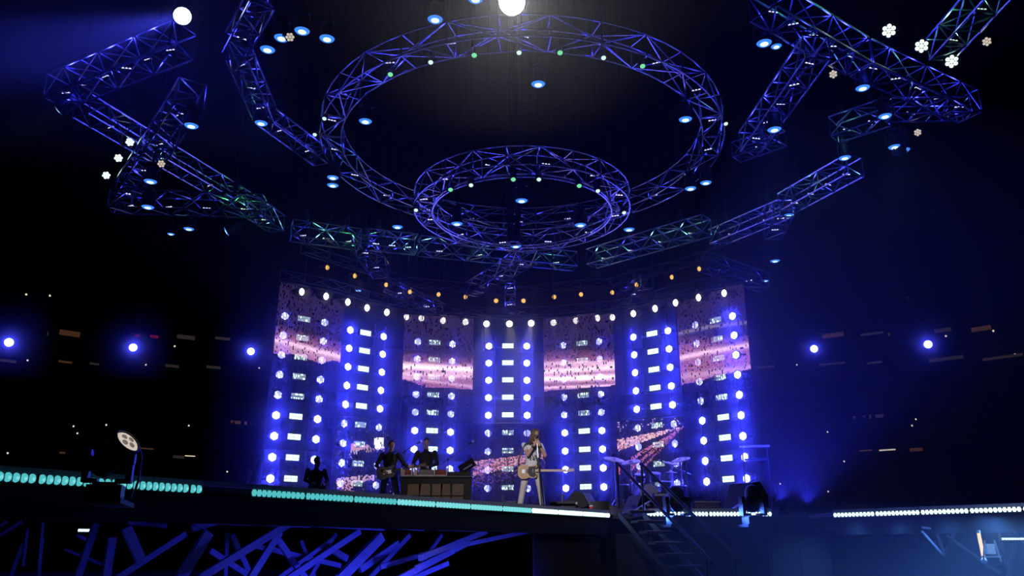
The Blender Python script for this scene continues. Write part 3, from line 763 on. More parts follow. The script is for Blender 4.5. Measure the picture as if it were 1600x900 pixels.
# arc trusses for white and amber lamps
WHITE = [(471,456),(509,463),(543,472),(573,481),(604,488),(635,495),(658,497),(692,501),(727,503),(760,506),(796,506),(830,505),(865,504),(900,501),(934,497),(957,496),(990,490),(1024,482),(1056,473),(1092,465),(1132,458)]
AMBER = [(511,418),(554,431),(603,445),(640,456),(685,460),(727,464),(775,470),(818,470),(866,464),(908,460),(957,457),(995,445),(1050,433),(1093,420)]
HW, HA = 8.16, 10.0
def arc_truss(label, pts, dz, m):
    org = pts[len(pts)//2]; t = thing('curved_truss', label, 'truss', org)
    ext = [pts[0]+(pts[0]-pts[1])] + pts + [pts[-1]+(pts[-1]-pts[-2])]
    L1 = [p-org+Vector((0, 0.28, dz)) for p in ext]; L2 = [p-org+Vector((0, 0.28, dz+0.4)) for p in ext]; L3 = [p-org+Vector((0, 0.62, dz+0.2)) for p in ext]
    for k in range(1, len(ext), 4): rod('hoist_chain', L2[k], (L2[k].x, L2[k].y, CEIL-0.02-org.z), 0.012, M['black'], t)
    for l in (L1, L2, L3): MB().path(l, 0.026, 6).build('chord', m, t)
    for i in range(len(ext)-1):
        rod('diagonal', L1[i], L2[i+1], 0.016, m, t); rod('rung', L1[i], L2[i], 0.016, m, t); rod('diagonal', L2[i], L3[i+1], 0.016, m, t)
    return t
wp = [pz(x, y, HW) for x, y in WHITE]; ap = [pz(x, y, HA) for x, y in AMBER]
arc_truss('dark curved truss carrying the row of white spotlights', wp, 0.30, M['rig'])
arc_truss('dark curved truss carrying the row of amber lamps', ap, 0.30, M['rig'])
def spot_meshes(rad, g):
    h = MB().lathe([(rad*0.6, -0.34), (rad*0.95, -0.28), (rad, -0.04), (rad*1.12, 0.0), (rad*1.12, 0.03), (rad*0.98, 0.03), (rad*0.96, 0.0)], n=14)
    l = MB().lathe([(rad*0.97, 0.0), (rad*0.9, 0.02), (rad*0.5, 0.045), (rad*0.1, 0.05)], n=14)
    y = MB().box((-rad*1.2, 0, -0.12), (0.02, 0.05, 0.3)).box((rad*1.2, 0, -0.12), (0.02, 0.05, 0.3)).box((0, 0, -0.27-rad*0.3), (rad*2.45, 0.05, 0.02)).tube((0, 0, -0.3), (0, 0, -0.5), 0.025)
    return h.mesh('spot_housing', M['black'], True), l.mesh('spot_lens', g), y.mesh('spot_yoke', M['black'])
def spot(kind, meshes, p, aim, label, group, power=0, col=(1,1,1), angle=50, rad=0.1, cat='light', ltype='SPOT', laim=None, loff=0.12, hang=True):
    q = Vector(aim).to_track_quat('Z', 'Y')
    o = put(kind, meshes[0]); o.location = p; o.rotation_mode = 'QUATERNION'; o.rotation_quaternion = q
    tag(o, label, cat, group); put('lens', meshes[1], o); put('yoke', meshes[2], o)
    if hang: drop(o, None, 0.1)
    if power:
        la = Vector(laim) if laim is not None else Vector(aim)
        light(ltype, o, (0, 0, loff), power, col, rad, q.inverted() @ la, angle, 0.5)
    return o
SPW = spot_meshes(0.125, G['white']); SPA = spot_meshes(0.095, G['amber'])
for i, p in enumerate(wp):
    tgt = Vector((0.6*p.x, 17.0, 2.0))
    spot('white_spotlight', SPW, p, (-p.x*0.25, -1, -0.35), f'round white spotlight, {ORD[i]} from the left in the arc above the screens', 'white spotlights in an arc', P_WHITE*(60.0 if 8 < i < 12 else 20.0 if 6 < i < 14 else 2.0), (1.0, 0.93, 0.90), 48, 0.08, laim=(0.12*(-1)**i, -0.22, -1))
for i, p in enumerate(ap):
    spot('amber_spotlight', SPA, p, (-p.x*0.2, -1, -0.4), f'small amber lamp, {ORD[i]} from the left above the white spotlights', 'amber lamps in an arc', P_AMBER*(1.0 if 2 < i < 11 else 0.5), (1.0, 0.5, 0.12), 50, 0.06, laim=(0, -0.6, -1))

# ---- hanging wash lamps seen from below
DL_H = MB().lathe([(0.05, 0.46), (0.13, 0.44), (0.15, 0.28), (0.19, 0.05), (0.20, 0.0), (0.185, 0.0), (0.17, 0.03)], n=16).mesh('wash_housing', M['black'], True)
DL_R = MB().lathe([(0.178, 0.02), (0.150, -0.012), (0.105, -0.02)], n=16).mesh('wash_lens', G['down'])
DL_C = MB().lathe([(0.108, -0.015), (0.07, -0.032), (0.02, -0.036)], n=14).mesh('wash_core', G['downcore'])
DL_Y = MB().box((-0.215, 0, 0.25), (0.02, 0.06, 0.44)).box((0.215, 0, 0.25), (0.02, 0.06, 0.44)).box((0, 0, 0.47), (0.45, 0.08, 0.03)).box((0, 0, 0.53), (0.26, 0.2, 0.1)).tube((0, 0, 0.55), (0, 0, 0.8), 0.03).mesh('wash_yoke', M['black'])
DOWN = [  # x, y, H, tilt x, tilt y, label
    (418,78,11.6,0,0,'low of the three wash lamps by the zigzag arm'), (440,60,11.7,0,0,'middle of the three wash lamps by the zigzag arm'), (472,49,11.7,0,0,'top of the three wash lamps by the zigzag arm'),
    (511,61,11.6,0,0,'wash lamp apart from the trio by the zigzag arm'), (408,193,11.5,0,0,'wash lamp at the foot of the zigzag arm'), (571,190,11.3,0,0,'wash lamp inside the big ring, left side'),
    (680,31,11.9,0,0,'wash lamp above the big ring, left of the white glare'), (743,-1,11.9,0,0,'wash lamp cut by the frame top beside the white glare'), (841,132,11.4,0,0,'wash lamp inside the big ring, below the white glare'),
    (1071,187,11.3,0,0,'wash lamp inside the big ring, right side'), (1194,68,11.5,0,0,'larger of two wash lamps below the thick truss'), (1213,73,11.5,0,0,'smaller of two wash lamps below the thick truss'),
    (1348,138,11.5,0,0,'wash lamp under the thick truss near the warm lamp'), (1210,203,10.5,0,0,'wash lamp beside the ladder truss'), (299,197,10.5,0,0,'wash lamp under the ladder-like truss'),
    (92,172,11.5,0.1,0.9,'tilted wash lamp at the truss corner, far left'), (235,284,9.9,0,0,'wash lamp above the level truss'), (231,324,9.6,0,0,'wash lamp below the level truss'),
    (295,358,10.8,0,0,'larger wash lamp hanging low under the level truss'), (267,366,10.8,0,0,'smaller wash lamp hanging low under the level truss'), (354,362,10.8,0,1.0,'tilted wash lamp under the green-tinted joint'),
    (520,278,11.1,0,0,'upper of two stacked wash lamps below the big ring'), (520,290,11.0,0,0,'lower of two stacked wash lamps below the big ring'), (621,355,10.4,0,0,'wash lamp just before the small ring'),
    (714,350,9.7,0,0,'wash lamp inside the small ring, left side'), (815,314,9.8,0,0,'wash lamp in the middle of the small ring'), (806,385,9.5,0,0,'wash lamp at the bottom of the small ring'),
    (907,352,9.7,0,0,'wash lamp inside the small ring, right side'), (983,359,10.2,0,0,'wash lamp just past the small ring'), (1079,295,11.0,0,0,'lower of two wash lamps below the big ring, right side'),
    (1103,286,11.1,0,0,'upper of two wash lamps below the big ring, right side'), (1320,247,11.2,0,0,'wash lamp above the bright blue truss'), (1383,182,11.5,0,0,'wash lamp beside the short pale truss end'),
    (1398,230,11.2,0,0,'first of three clustered wash lamps at the dark corner'), (1412,235,11.2,0,0,'last of three clustered wash lamps at the dark corner'), (1405,240,11.1,0.9,-0.2,'tilted lamp of the three clustered wash lamps'),
    (1232,337,10.8,0,0,'wash lamp beside the short ladder truss'), (1211,408,10.2,0,0,'wash lamp hanging alone below the short ladder truss'), (1196,439,9.8,0,0,'small wash lamp at the end of the faint far truss'),
    (560,454,9.6,0,0,'small wash lamp among the amber lamps')]
for i, (x, y, H, tx, ty, lab) in enumerate(DOWN):
    o = put('wash_lamp', DL_H); o.location = pz(x, y, H); o.rotation_euler = (tx, ty, 0.3*math.sin(i*1.7))
    if 'small' in lab.split(' ')[0]: o.scale = (0.7, 0.7, 0.7)
    tag(o, 'azure '+lab, 'light', 'hanging azure wash lamps')
    drop(o, None, 0.3)
    put('lens', DL_R, o); put('lens_core', DL_C, o); put('yoke', DL_Y, o)
    light('SPOT', o, (0, 0, -0.06), P_DOWN, (0.08, 0.35, 1.0), 0.08, (0, 0, -1), 50, 0.5)

# ---- small green and pale lamps on the rings
SM_G = spot_meshes(0.07, G['green']); SM_P = spot_meshes(0.065, G['pale'])
ringlamps = [(610,116,1,11.55),(673,97,0,11.55),(741,86,1,11.55),(811,82,0,11.55),(875,82,1,11.55),(943,90,0,11.55),(1004,103,1,11.55),(1134,193,0,11.7),(507,185,0,11.7),(492,210,0,11.8)]
for i, (x, y, g, H) in enumerate(ringlamps):
    p = pz(x, y, H)
    spot('ring_lamp', SM_G if g else SM_P, p, (0.02, -0.5, -0.8), f'tiny {"green" if g else "pale"} lamp on the upper arc of the big ring, {ORD[i]} from the left' if i < 7 else f'tiny pale lamp on the {["right end", "inner left end", "outer left edge"][i-7]} of the big ring', 'tiny lamps on the big ring')
sr = sorted([(704,296,1),(736,289,0),(802,280,1),(842,280,0),(905,290,1),(934,298,0),(650,328,0),(975,332,0)])
for i, (x, y, g) in enumerate(sr):
    spot('ring_lamp', SM_G if g else SM_P, pz(x, y, 9.55), (0.02, -0.6, -0.8), f'tiny {"green" if g else "pale"} lamp on the small ring, {ORD[i]} of eight from the left', 'tiny lamps on the small ring')
# ---- honeycomb and warm pars
def comb_meshes(rad, g):
    h = MB().lathe([(rad*0.5, -0.3), (rad*0.85, -0.25), (rad*1.08, -0.05), (rad*1.08, 0.0), (rad*0.98, 0.0)], n=14)
    l = MB()
    for cx, cy_ in [(0, 0)] + [(rad*0.64*math.cos(a), rad*0.64*math.sin(a)) for a in [math.pi/3*i+0.3 for i in range(6)]]:
        l.lathe([(rad*0.30, 0.0), (rad*0.28, 0.02), (rad*0.10, 0.04)], (cx, cy_, 0), n=10)
    y = MB().box((-rad*1.2, 0, -0.12), (0.02, 0.05, 0.3)).box((rad*1.2, 0, -0.12), (0.02, 0.05, 0.3)).box((0, 0, -0.3), (rad*2.45, 0.05, 0.02)).tube((0, 0, -0.3), (0, 0, -0.55), 0.025)
    return h.mesh('comb_housing', M['black'], True), l.mesh('comb_lens', g), y.mesh('comb_yoke', M['black'])
CB = comb_meshes(0.165, G['mint']); CBS = comb_meshes(0.13, G['mint']); WM = comb_meshes(0.11, G['warmdim'])
for (x, y, m_, lab) in [(203,222,CBS,'top of three mint honeycomb lamps, left side'), (185,247,CBS,'middle of three mint honeycomb lamps, left side'), (166,274,CBS,'bottom of three mint honeycomb lamps, left side'),
                        (1389,48,CB,'first of three large mint honeycomb lamps by the thick truss'), (1440,72,CB,'middle of three large mint honeycomb lamps by the thick truss'), (1487,96,CB,'last of three large mint honeycomb lamps by the thick truss')]:
    p = pz(x, y, 11.6); spot('honeycomb_lamp', m_, p, Vector((0, 0, EYE+2))-p, lab, 'mint honeycomb lamps')
for (x, y, lab) in [(453,58,'warm lamp among the azure trio by the zigzag arm'), (1302,116,'warm lamp hanging below the thick truss'), (1542,65,'warm lamp near the frame edge by the pale-edged truss'), (1434,207,'warm lamp below the pointed corner'), (252,256,'warm lamp by the ladder-like truss')]:
    p = pz(x, y, 10.2 if x == 252 else 11.5); spot('warm_lamp', WM, p, Vector((1.5 if x < 800 else -6, 4, EYE+2))-p, lab, None)
# ---- the two big spots
BIG = spot_meshes(0.30, G['star'])
p = pz(800, 3, 11.6)
spot('follow_spot', BIG, p, Vector((0, 0, EYE))-p, 'dazzling white spotlight at the top centre, aimed at the viewer', None, 5000, (1, 1, 0.97), 26, 0.2)
BS = spot_meshes(0.21, G['bluespot'])
p = pz(285, 25, 12.0)
spot('follow_spot', BS, p, Vector((0, 2, 3))-p, 'bright blue spotlight above the sloping truss throwing a beam sideways', None, 5000, (0.05, 0.06, 1.0), 30, 0.15, laim=(-1, 0.05, -0.25), loff=0.25)
STAND = []
for i, (x, y) in enumerate([(14,535),(208,543),(392,549),(1272,545),(1450,538)]):
    p = pr(x, y, 54)
    STAND.append(p)
    FS = spot_meshes(0.34, G['bluespot'])
    spot('stand_spotlight', FS, p, Vector((0, 0, 4))-p, f'blue follow spot before the dark stands, {ORD[i]} of five from the left', 'blue follow spots in the stands', 380, BLUE, 70, 0.3, loff=0.3, hang=True)
#==GEAR==
# ================================================================== STAGE GEAR
def floor_at(x, Y): p = py(x, 800, Y); return Vector((p.x, Y, DECK))
# ---- moving heads
def moving_head(label, loc, yaw, tilt, s=1.0, g=None, shelf=None, hang=False):
    t = thing('moving_head', label, 'light', loc, yaw)
    MB().box((0, 0, 0.08*s), (0.42*s, 0.34*s, 0.16*s)).box((0, 0, 0.175*s), (0.30*s, 0.26*s, 0.04*s)).box((0, -0.175*s, 0.08*s), (0.16*s, 0.012, 0.07*s)).build('base', M['black'], t)
    for sx in (-1, 1):
        MB().box((sx*0.26*s, 0, 0.40*s), (0.075*s, 0.19*s, 0.40*s)).box((sx*0.2*s, 0, 0.215*s), (0.19*s, 0.19*s, 0.05*s)).tube((sx*0.225*s, 0, 0.52*s), (sx*0.305*s, 0, 0.52*s), 0.10*s, n=12).build('yoke_arm', M['black'], t)
    h = thing('head', None, None, (0, 0, 0.52*s)); h.parent = t; h.rotation_euler = tilt
    h.name = 'head'
    MB().lathe([(0.10*s, -0.27*s), (0.16*s, -0.22*s), (0.17*s, 0.05*s), (0.185*s, 0.12*s), (0.20*s, 0.28*s), (0.20*s, 0.33*s), (0.17*s, 0.33*s), (0.165*s, 0.30*s)], n=18).build('barrel', M['black'], h, True)
    MB().path([(0.178*s*math.cos(2*math.pi*i/20), 0.178*s*math.sin(2*math.pi*i/20), 0.331*s) for i in range(20)], 0.012*s, 6, True).build('lens_ring', M['rig'], h)
    lens = MB().lathe([(0.165*s, 0.305*s), (0.155*s, 0.318*s), (0.06*s, 0.335*s), (0.01*s, 0.337*s)], n=18).build('lens', g or M['black'], h)
    return t, h
p = py(163, 778, 8.9)
mh, hd = moving_head('big black moving head with a pale lens at the near stage edge', p, 0.30, (0.50, 0.80, 0.0), 0.82, G['warmdim'])
for a in [math.pi/3*i for i in range(4)]:
    MB().lathe([(0.036, 0.0), (0.032, 0.008), (0.01, 0.012)], (0.058*math.cos(a*1.5), 0.058*math.sin(a*1.5), 0.268), n=10).build('lens_cell', G['cell'], hd)
e = on_left(1.9)
MB().box((0.0, 0.42, -0.03), (0.36, 1.1, 0.05)).build('mounting_shelf', M['fascia'], mh)
MB().path([(0.25, 0.0, 0.60), (0.30, 0.05, 0.45), (0.30, 0.08, 0.2), (0.26, 0.12, 0.0)], 0.014, 6).build('power_cable', M['steel'], mh)
for x, tl_, lab in ((1059, (-0.9, 0.5, 0), 'black moving head with its head bowed before the far LED edge, by the steps'), (1178, (-0.6, 0.6, 0), 'black moving head at the end of the far LED edge')):
    q = py(x, 812, ER0.y-0.45); q.z = DECK-0.32
    o, h = moving_head(lab, q, 0.2, tl_, 1.0)
    MB().box((0, 0.28, -0.03), (0.5, 0.95, 0.06)).build('mounting_shelf', M['fascia'], o)

for i, (x, Y) in enumerate(((1222, 22.5), (1262, 23.5))):
    q = floor_at(x, Y)
    o = thing('floor_wash', f'blue floor wash lamp sunk in the haze, {["nearer", "farther"][i]} to the rightmost tower', 'light', q)
    MB().lathe([(0.16, 0.0), (0.16, 0.10), (0.12, 0.12), (0.15, 0.30), (0.13, 0.30)], n=14).build('housing', M['black'], o); MB().lathe([(0.13, 0.28), (0.12, 0.29)], n=14).build('lens', G['par'], o)
    light('SPOT', o, (0, 0, 0.36), P_WASH, BLUE, 0.1, (0.25, 0.35, 1), 110, 0.7)
# ---- keyboard desk with racks
YD = 20.4; dl, dr = py(626, 780, YD).x, py(737, 780, YD).x
DW = dr-dl
dsk = thing('keyboard_desk', 'wood-fronted keyboard desk with white open racks on top', 'desk', ((dl+dr)/2, YD, DECK))
MB().box((0, 0.15, 0.42), (DW, 0.55, 0.80)).build('body', M['black'], dsk)
x = -DW/2+0.16
for wd, sk in ((0.30, 0.10), (0.30, -0.02), (0.24, 0.08), (0.26, -0.05), (0.28, 0.04)):
    for z0, z1 in ((0.08, 0.36), (0.39, 0.66)):
        MB().add([(x+sk*0.4*z0, -0.135, z0), (x+wd-0.02+sk*z0, -0.135, z0), (x+wd-0.02+sk*z1, -0.135, z1), (x+sk*0.4*z1, -0.135, z1),
                  (x+sk*0.4*z0, -0.155, z0), (x+wd-0.02+sk*z0, -0.155, z0), (x+wd-0.02+sk*z1, -0.155, z1), (x+sk*0.4*z1, -0.155, z1)],
                 [(0,1,2,3), (7,6,5,4), (0,4,5,1), (1,5,6,2), (2,6,7,3), (3,7,4,0)]).build('front_panel', M['tan'], dsk)
    x += wd
MB().box((0, 0.12, 0.835), (DW*1.01, 0.62, 0.03)).build('desk_top', M['rig'], dsk)
RX = -DW/2; rw = DW*0.64
rk = MB()
for f in (0.0, 0.23, 0.285, 0.735, 1.0): rk.box((RX+rw*f+0.01, -0.05, 0.95), (0.025, 0.26, 0.20))
rk.box((RX+rw/2, -0.05, 0.862), (rw, 0.26, 0.022)); rk.build('rack_frame', M['white'], dsk)
for f0, f1, m_ in ((0.01, 0.09, 'yellow'), (0.10, 0.22, 'darkred'), (0.30, 0.36, 'yellow'), (0.37, 0.72, 'grille'), (0.75, 0.99, 'darkred')):
    MB().box((RX+rw*(f0+f1)/2, -0.02, 0.94), (rw*(f1-f0)-0.02, 0.18, 0.13)).build('rack_unit', M[m_], dsk)
MB().box((RX+rw+(DW-rw)/2, 0.05, 0.90), (DW-rw-0.03, 0.4, 0.10)).build('console', M['black'], dsk)
MB().box((RX+rw+0.12, -0.05, 0.965), (0.12, 0.10, 0.02)).build('console_light', G['laptop'], dsk)
lt = thing('music_stand', 'tilted black sheet holder with a bright edge on the keyboard desk', 'stand', (dsk.location.x+DW/2-0.13, YD-0.02, DECK+0.95))
MB().box((0, 0, 0.16), (0.42, 0.025, 0.22), Euler((0.3, -0.55, 0)).to_matrix()).build('plate', M['black'], lt)
MB().box((0.02, -0.04, 0.12), (0.26, 0.03, 0.03), Euler((0.3, -0.55, 0)).to_matrix()).build('ledge', M['lip'], lt); MB().tube((0, 0, 0), (0, 0, 0.1), 0.02).build('stem', M['black'], lt)
light('POINT', dsk, (-0.35, -0.35, 1.5), 5.0, (1.0, 0.75, 0.5), 0.1)

def boom_stand(label, base, top, tip, m='rig'):
    t = thing('microphone_stand', label, 'microphone stand', base)
    b = Vector(base); top = Vector(top)-b; tip = Vector(tip)-b
    for i in range(3):
        a = 2*math.pi*i/3+0.4; MB().tube((0, 0, 0.10), (0.28*math.cos(a), 0.28*math.sin(a), 0.012), 0.010).build('leg', M[m], t)
    MB().tube((0, 0, 0.05), top, 0.013).build('pole', M[m], t)
    MB().ball(top, 0.03).build('clutch', M['black'], t)
    tail = top - (tip-top).normalized()*0.25
    MB().tube(tail, tip, 0.010).build('boom', M['chrome'], t)
    d = (tip-top).normalized()
    MB().tube(tip, tip+d*0.10, 0.018, 0.024).build('microphone', M['black'], t)
    MB().ball(tip+d*0.12, 0.033).build('microphone_grille', M['white_lens'], t)
boom_stand('boom microphone stand at the keyboard player', floor_at(612, 20.9), py(614, 716, 20.9), py(652, 693, 20.7))
boom_stand('boom microphone stand past the keyboard desk', floor_at(702, 21.2), py(700, 718, 21.2), py(733, 694, 21.0))

# ---- low stands, pedals and monitors behind the singer
for x0, x1, yy, lab in ((765, 806, 784, 'low dark stand with a pale bar behind the singer, traffic side'), (858, 900, 784, 'low dark stand with a pale bar behind the singer, drum side')):
    a, b = py(x0, yy, 21.0), py(x1, yy, 21.0); c = (a+b)/2
    o = thing('low_stand', lab, 'stand', (c.x, c.y, DECK))
    L = b.x-a.x; z = max(0.25, c.z-DECK)
    MB().tube((-L/2, 0, z), (L/2, 0, z), 0.018).build('bar', M['chrome'], o); MB().tube((0, 0, 0.02), (0, 0, z+0.18), 0.03).build('post', M['rig'], o)
    MB().box((0, 0, 0.015), (0.4, 0.3, 0.03)).build('base', M['black'], o); MB().box((0, 0.03, z-0.09), (L*0.96, 0.06, 0.15)).build('box', M['black'], o)
def wedge(label, loc, yaw, wd=0.62, s=1.0):
    t = thing('stage_monitor', label, 'monitor', loc, yaw)
    pr_ = [(-0.28*s, 0.0), (0.26*s, 0.0), (0.26*s, 0.24*s), (0.10*s, 0.42*s), (-0.05*s, 0.40*s)]
    V = [(-wd/2, y, z) for y, z in pr_] + [(wd/2, y, z) for y, z in pr_]; n = 5
    MB().add(V, [tuple(range(n)), tuple(range(2*n-1, n-1, -1))] + [(i, n+i, n+(i+1) % n, (i+1) % n) for i in range(n)]).build('cabinet', M['black'], t)
    g = [(-0.285*s, 0.03), (-0.065*s, 0.395*s)]
    MB().add([(-wd*0.46, g[0][0]-0.012, g[0][1]), (wd*0.46, g[0][0]-0.012, g[0][1]), (wd*0.46, g[1][0]-0.012, g[1][1]), (-wd*0.46, g[1][0]-0.012, g[1][1]),
              (-wd*0.46, g[0][0], g[0][1]), (wd*0.46, g[0][0], g[0][1]), (wd*0.46, g[1][0], g[1][1]), (-wd*0.46, g[1][0], g[1][1])],
             [(0,1,2,3), (4,7,6,5), (0,4,5,1), (2,6,7,3), (1,5,6,2), (0,3,7,4)]).build('grille', M['grille'], t)
    for sx in (-1, 1): MB().box((sx*(wd/2+0.006), 0.1, 0.2*s), (0.012, 0.12, 0.05)).build('handle', M['lip'], t)
wedge('dark floor monitor with a red cup beside it, between singer and drums', floor_at(912, 21.6), 1.1, 0.6, 1.35)
wedge('floor monitor at the top of the steps with a pale edge', floor_at(997, 21.9), -1.0, 0.55, 1.2)
wedge('tall floor monitor tilted back at the far end of the stage edge', floor_at(1166, 20.6), -0.9, 0.7, 1.75)
o = thing('cup', 'small red cup on the stage beside the dark floor monitor', 'cup', floor_at(924, 20.9) + Vector((0, 0, 0.0)))
MB().lathe([(0.035, 0.0), (0.05, 0.16), (0.046, 0.16), (0.032, 0.01)], n=12).build('body', M['red'], o); MB().lathe([(0.052, 0.16), (0.052, 0.18), (0.02, 0.20)], n=12).build('lid', M['white'], o)
o = thing('flight_case', 'dark flight case the red cup stands before', 'case', floor_at(936, 21.4))
MB().box((0, 0, 0.16), (0.5, 0.3, 0.3)).build('body', M['black'], o)
for sx in (-1, 1): MB().box((sx*0.25, -0.15, 0.16), (0.02, 0.02, 0.31)).build('edge_strip', M['rig'], o)
# amplifiers
for x0, x1, y0, Y, lab, m_ in ((1081, 1124, 783, 22.3, 'low guitar amplifier behind the far LED edge', 'grille'), (1020, 1042, 771, 23.2, 'small amplifier beside the drum riser', 'black')):
    a, b = py(x0, y0, Y), py(x1, y0, Y); h = a.z-DECK; wd = b.x-a.x
    o = thing('amplifier', lab, 'amplifier', ((a.x+b.x)/2, Y, DECK))
    MB().box((0, 0, h/2), (wd, 0.35, h)).build('cabinet', M['black'], o); MB().box((0, -0.18, h*0.45), (wd*0.92, 0.02, h*0.75)).build('grille', M[m_], o)
    MB().box((0, -0.18, h*0.92), (wd*0.94, 0.02, h*0.1)).build('control_strip', M['lip'], o); MB().box((0, 0, h+0.015), (wd*0.3, 0.05, 0.03)).build('handle', M['rig'], o)
for x0, y0, x1, y1, Y, lab in ((983, 803, 1016, 783, 20.6, 'bright-edged slanted cover plate, added for rim light on the floor monitor by the steps'), (1143, 797, 1187, 768, 20.0, 'bright-edged slanted cover plate, added for rim light at the far end of the stage edge')):
    a, b = py(x0, y0, Y), py(x1, y1, Y); d = b-a; c = (a+b)/2
    o = thing('rim_glint_plate', lab, 'glint', (c.x, Y, DECK))  # pale plate added to stand for the rim light along the monitor edge
    MB().box((0, 0, c.z-DECK), (d.length, 0.5, 0.03), Matrix.Rotation(-math.atan2(d.z, d.x), 3, 'Y')).build('sheet', M['lip'], o)
    MB().tube((d.x*0.3, 0, 0), (d.x*0.3, 0, c.z-DECK+d.z*0.28), 0.02).build('prop', M['black'], o)
# ---- drum kit on a riser
RY = 25.2; ra, rb = floor_at(945, RY), floor_at(1105, RY)
o = tag(MB().box(((ra.x+rb.x)/2, RY+0.9, DECK+0.2), (rb.x-ra.x, 2.2, 0.4)).build('drum_riser', M['deck']), 'low dark riser carrying the drum kit', 'riser')
RZ = DECK+0.40
def drum(label, x, Y, z, rad, dep, rot, head='skinhead', legs=True):
    c = py(x, 750, Y); t = thing('drum', label, 'drum', (c.x, Y, RZ), 0.0, 'drum kit')
    R_ = Euler(rot).to_matrix(); cc = Vector((0, 0, z))
    MB().lathe([(rad, -dep/2), (rad, dep/2)], cc, R_, 24).build('shell', M['drum'], t, False)
    MB().lathe([(rad*0.97, dep/2), (rad*0.96, dep/2+0.008)], cc, R_, 24).build('drum_head', M[head], t)
    for sg in (-1, 1): MB().path([cc + R_ @ Vector((rad*1.02*math.cos(2*math.pi*i/24), rad*1.02*math.sin(2*math.pi*i/24), sg*dep/2)) for i in range(24)], 0.014, 6, True).build('hoop', M['chrome'], t)
    for i in range(3):
        a = 2*math.pi*i/3+0.5
        q = Vector((rad*0.95*math.cos(a), rad*0.95*math.sin(a)*0.7, 0))
        MB().tube(cc+q*0.9+Vector((0,0,-dep*0.2)), Vector((q.x, q.y, 0.0)), 0.012).build('leg', M['chrome'], t)
drum('large bass drum facing the front of the stage', 1010, 25.3, 0.33, 0.31, 0.45, (math.pi/2, 0, 0.2))
drum('snare drum beside the bass drum', 1040, 25.5, 0.66, 0.18, 0.15, (0.15, 0, 0))
drum('small rack tom over the bass drum', 1000, 25.7, 0.86, 0.15, 0.22, (0.35, 0, 0))
drum('second rack tom over the bass drum', 1024, 25.8, 0.90, 0.16, 0.24, (0.35, 0, 0))
drum('deep floor tom next to the steps', 972, 25.4, 0.42, 0.21, 0.42, (0.1, 0, 0))
drum('floor tom at the amplifier side of the kit', 1062, 25.6, 0.42, 0.20, 0.40, (0.1, 0, 0))
def cymbal(label, x, y, Y, rad, tilt):
    c = py(x, y, Y); t = thing('cymbal', label, 'cymbal', (c.x, Y, RZ), 0, 'drum kit'); h = c.z-RZ
    MB().lathe([(rad, -0.008), (rad*0.6, 0.012), (rad*0.25, 0.03), (rad*0.2, 0.05), (rad*0.05, 0.065)], (0, 0, h), Euler(tilt).to_matrix(), 24).build('disc', M['brass'], t, True)
    MB().tube((0, 0, 0), (0, 0, h+0.09), 0.013).build('pole', M['chrome'], t)
    for i in range(3):
        a = 2*math.pi*i/3; MB().tube((0, 0, 0.22), (0.26*math.cos(a), 0.26*math.sin(a), 0.01), 0.011).build('leg', M['chrome'], t)
cymbal('large tilted cymbal at the top of the steps', 960, 718, 25.3, 0.33, (0.35, 0.15, 0))
cymbal('cymbal next to the large tilted one', 986, 722, 25.4, 0.30, (0.35, -0.2, 0))
cymbal('cymbal high at the amplifier side of the kit', 1064, 718, 25.4, 0.29, (0.3, -0.25, 0))
cymbal('low cymbal at the amplifier side of the kit', 1050, 724, 25.9, 0.24, (0.3, 0.2, 0))
cymbal('small pair of hi-hat cymbals by the snare drum', 1048, 738, 25.2, 0.19, (0.05, 0, 0))
boom_stand('overhead microphone stand over the drums', Vector((py(1075,740,25.3).x, 25.3, RZ)), py(1072, 738, 25.3), py(1036, 722, 25.4))
o = thing('keyboard_stand', 'thin dark rack with a bright bar beside the rightmost tower lights', 'stand', floor_at(1188, 24.5))
q = py(1163, 697, 24.5); q2 = py(1209, 697, 24.5); hz = q.z-DECK; L = q2.x-q.x
MB().box((0, 0, hz), (L, 0.16, 0.05)).build('bar', M['lip'], o); MB().box((0, 0, hz-0.4), (L*0.7, 0.2, 0.05)).build('shelf', M['rig'], o)
for sx in (-1, 1): MB().tube((sx*L*0.42, 0, 0), (sx*L*0.42, 0, hz), 0.02).build('post', M['rig'], o)

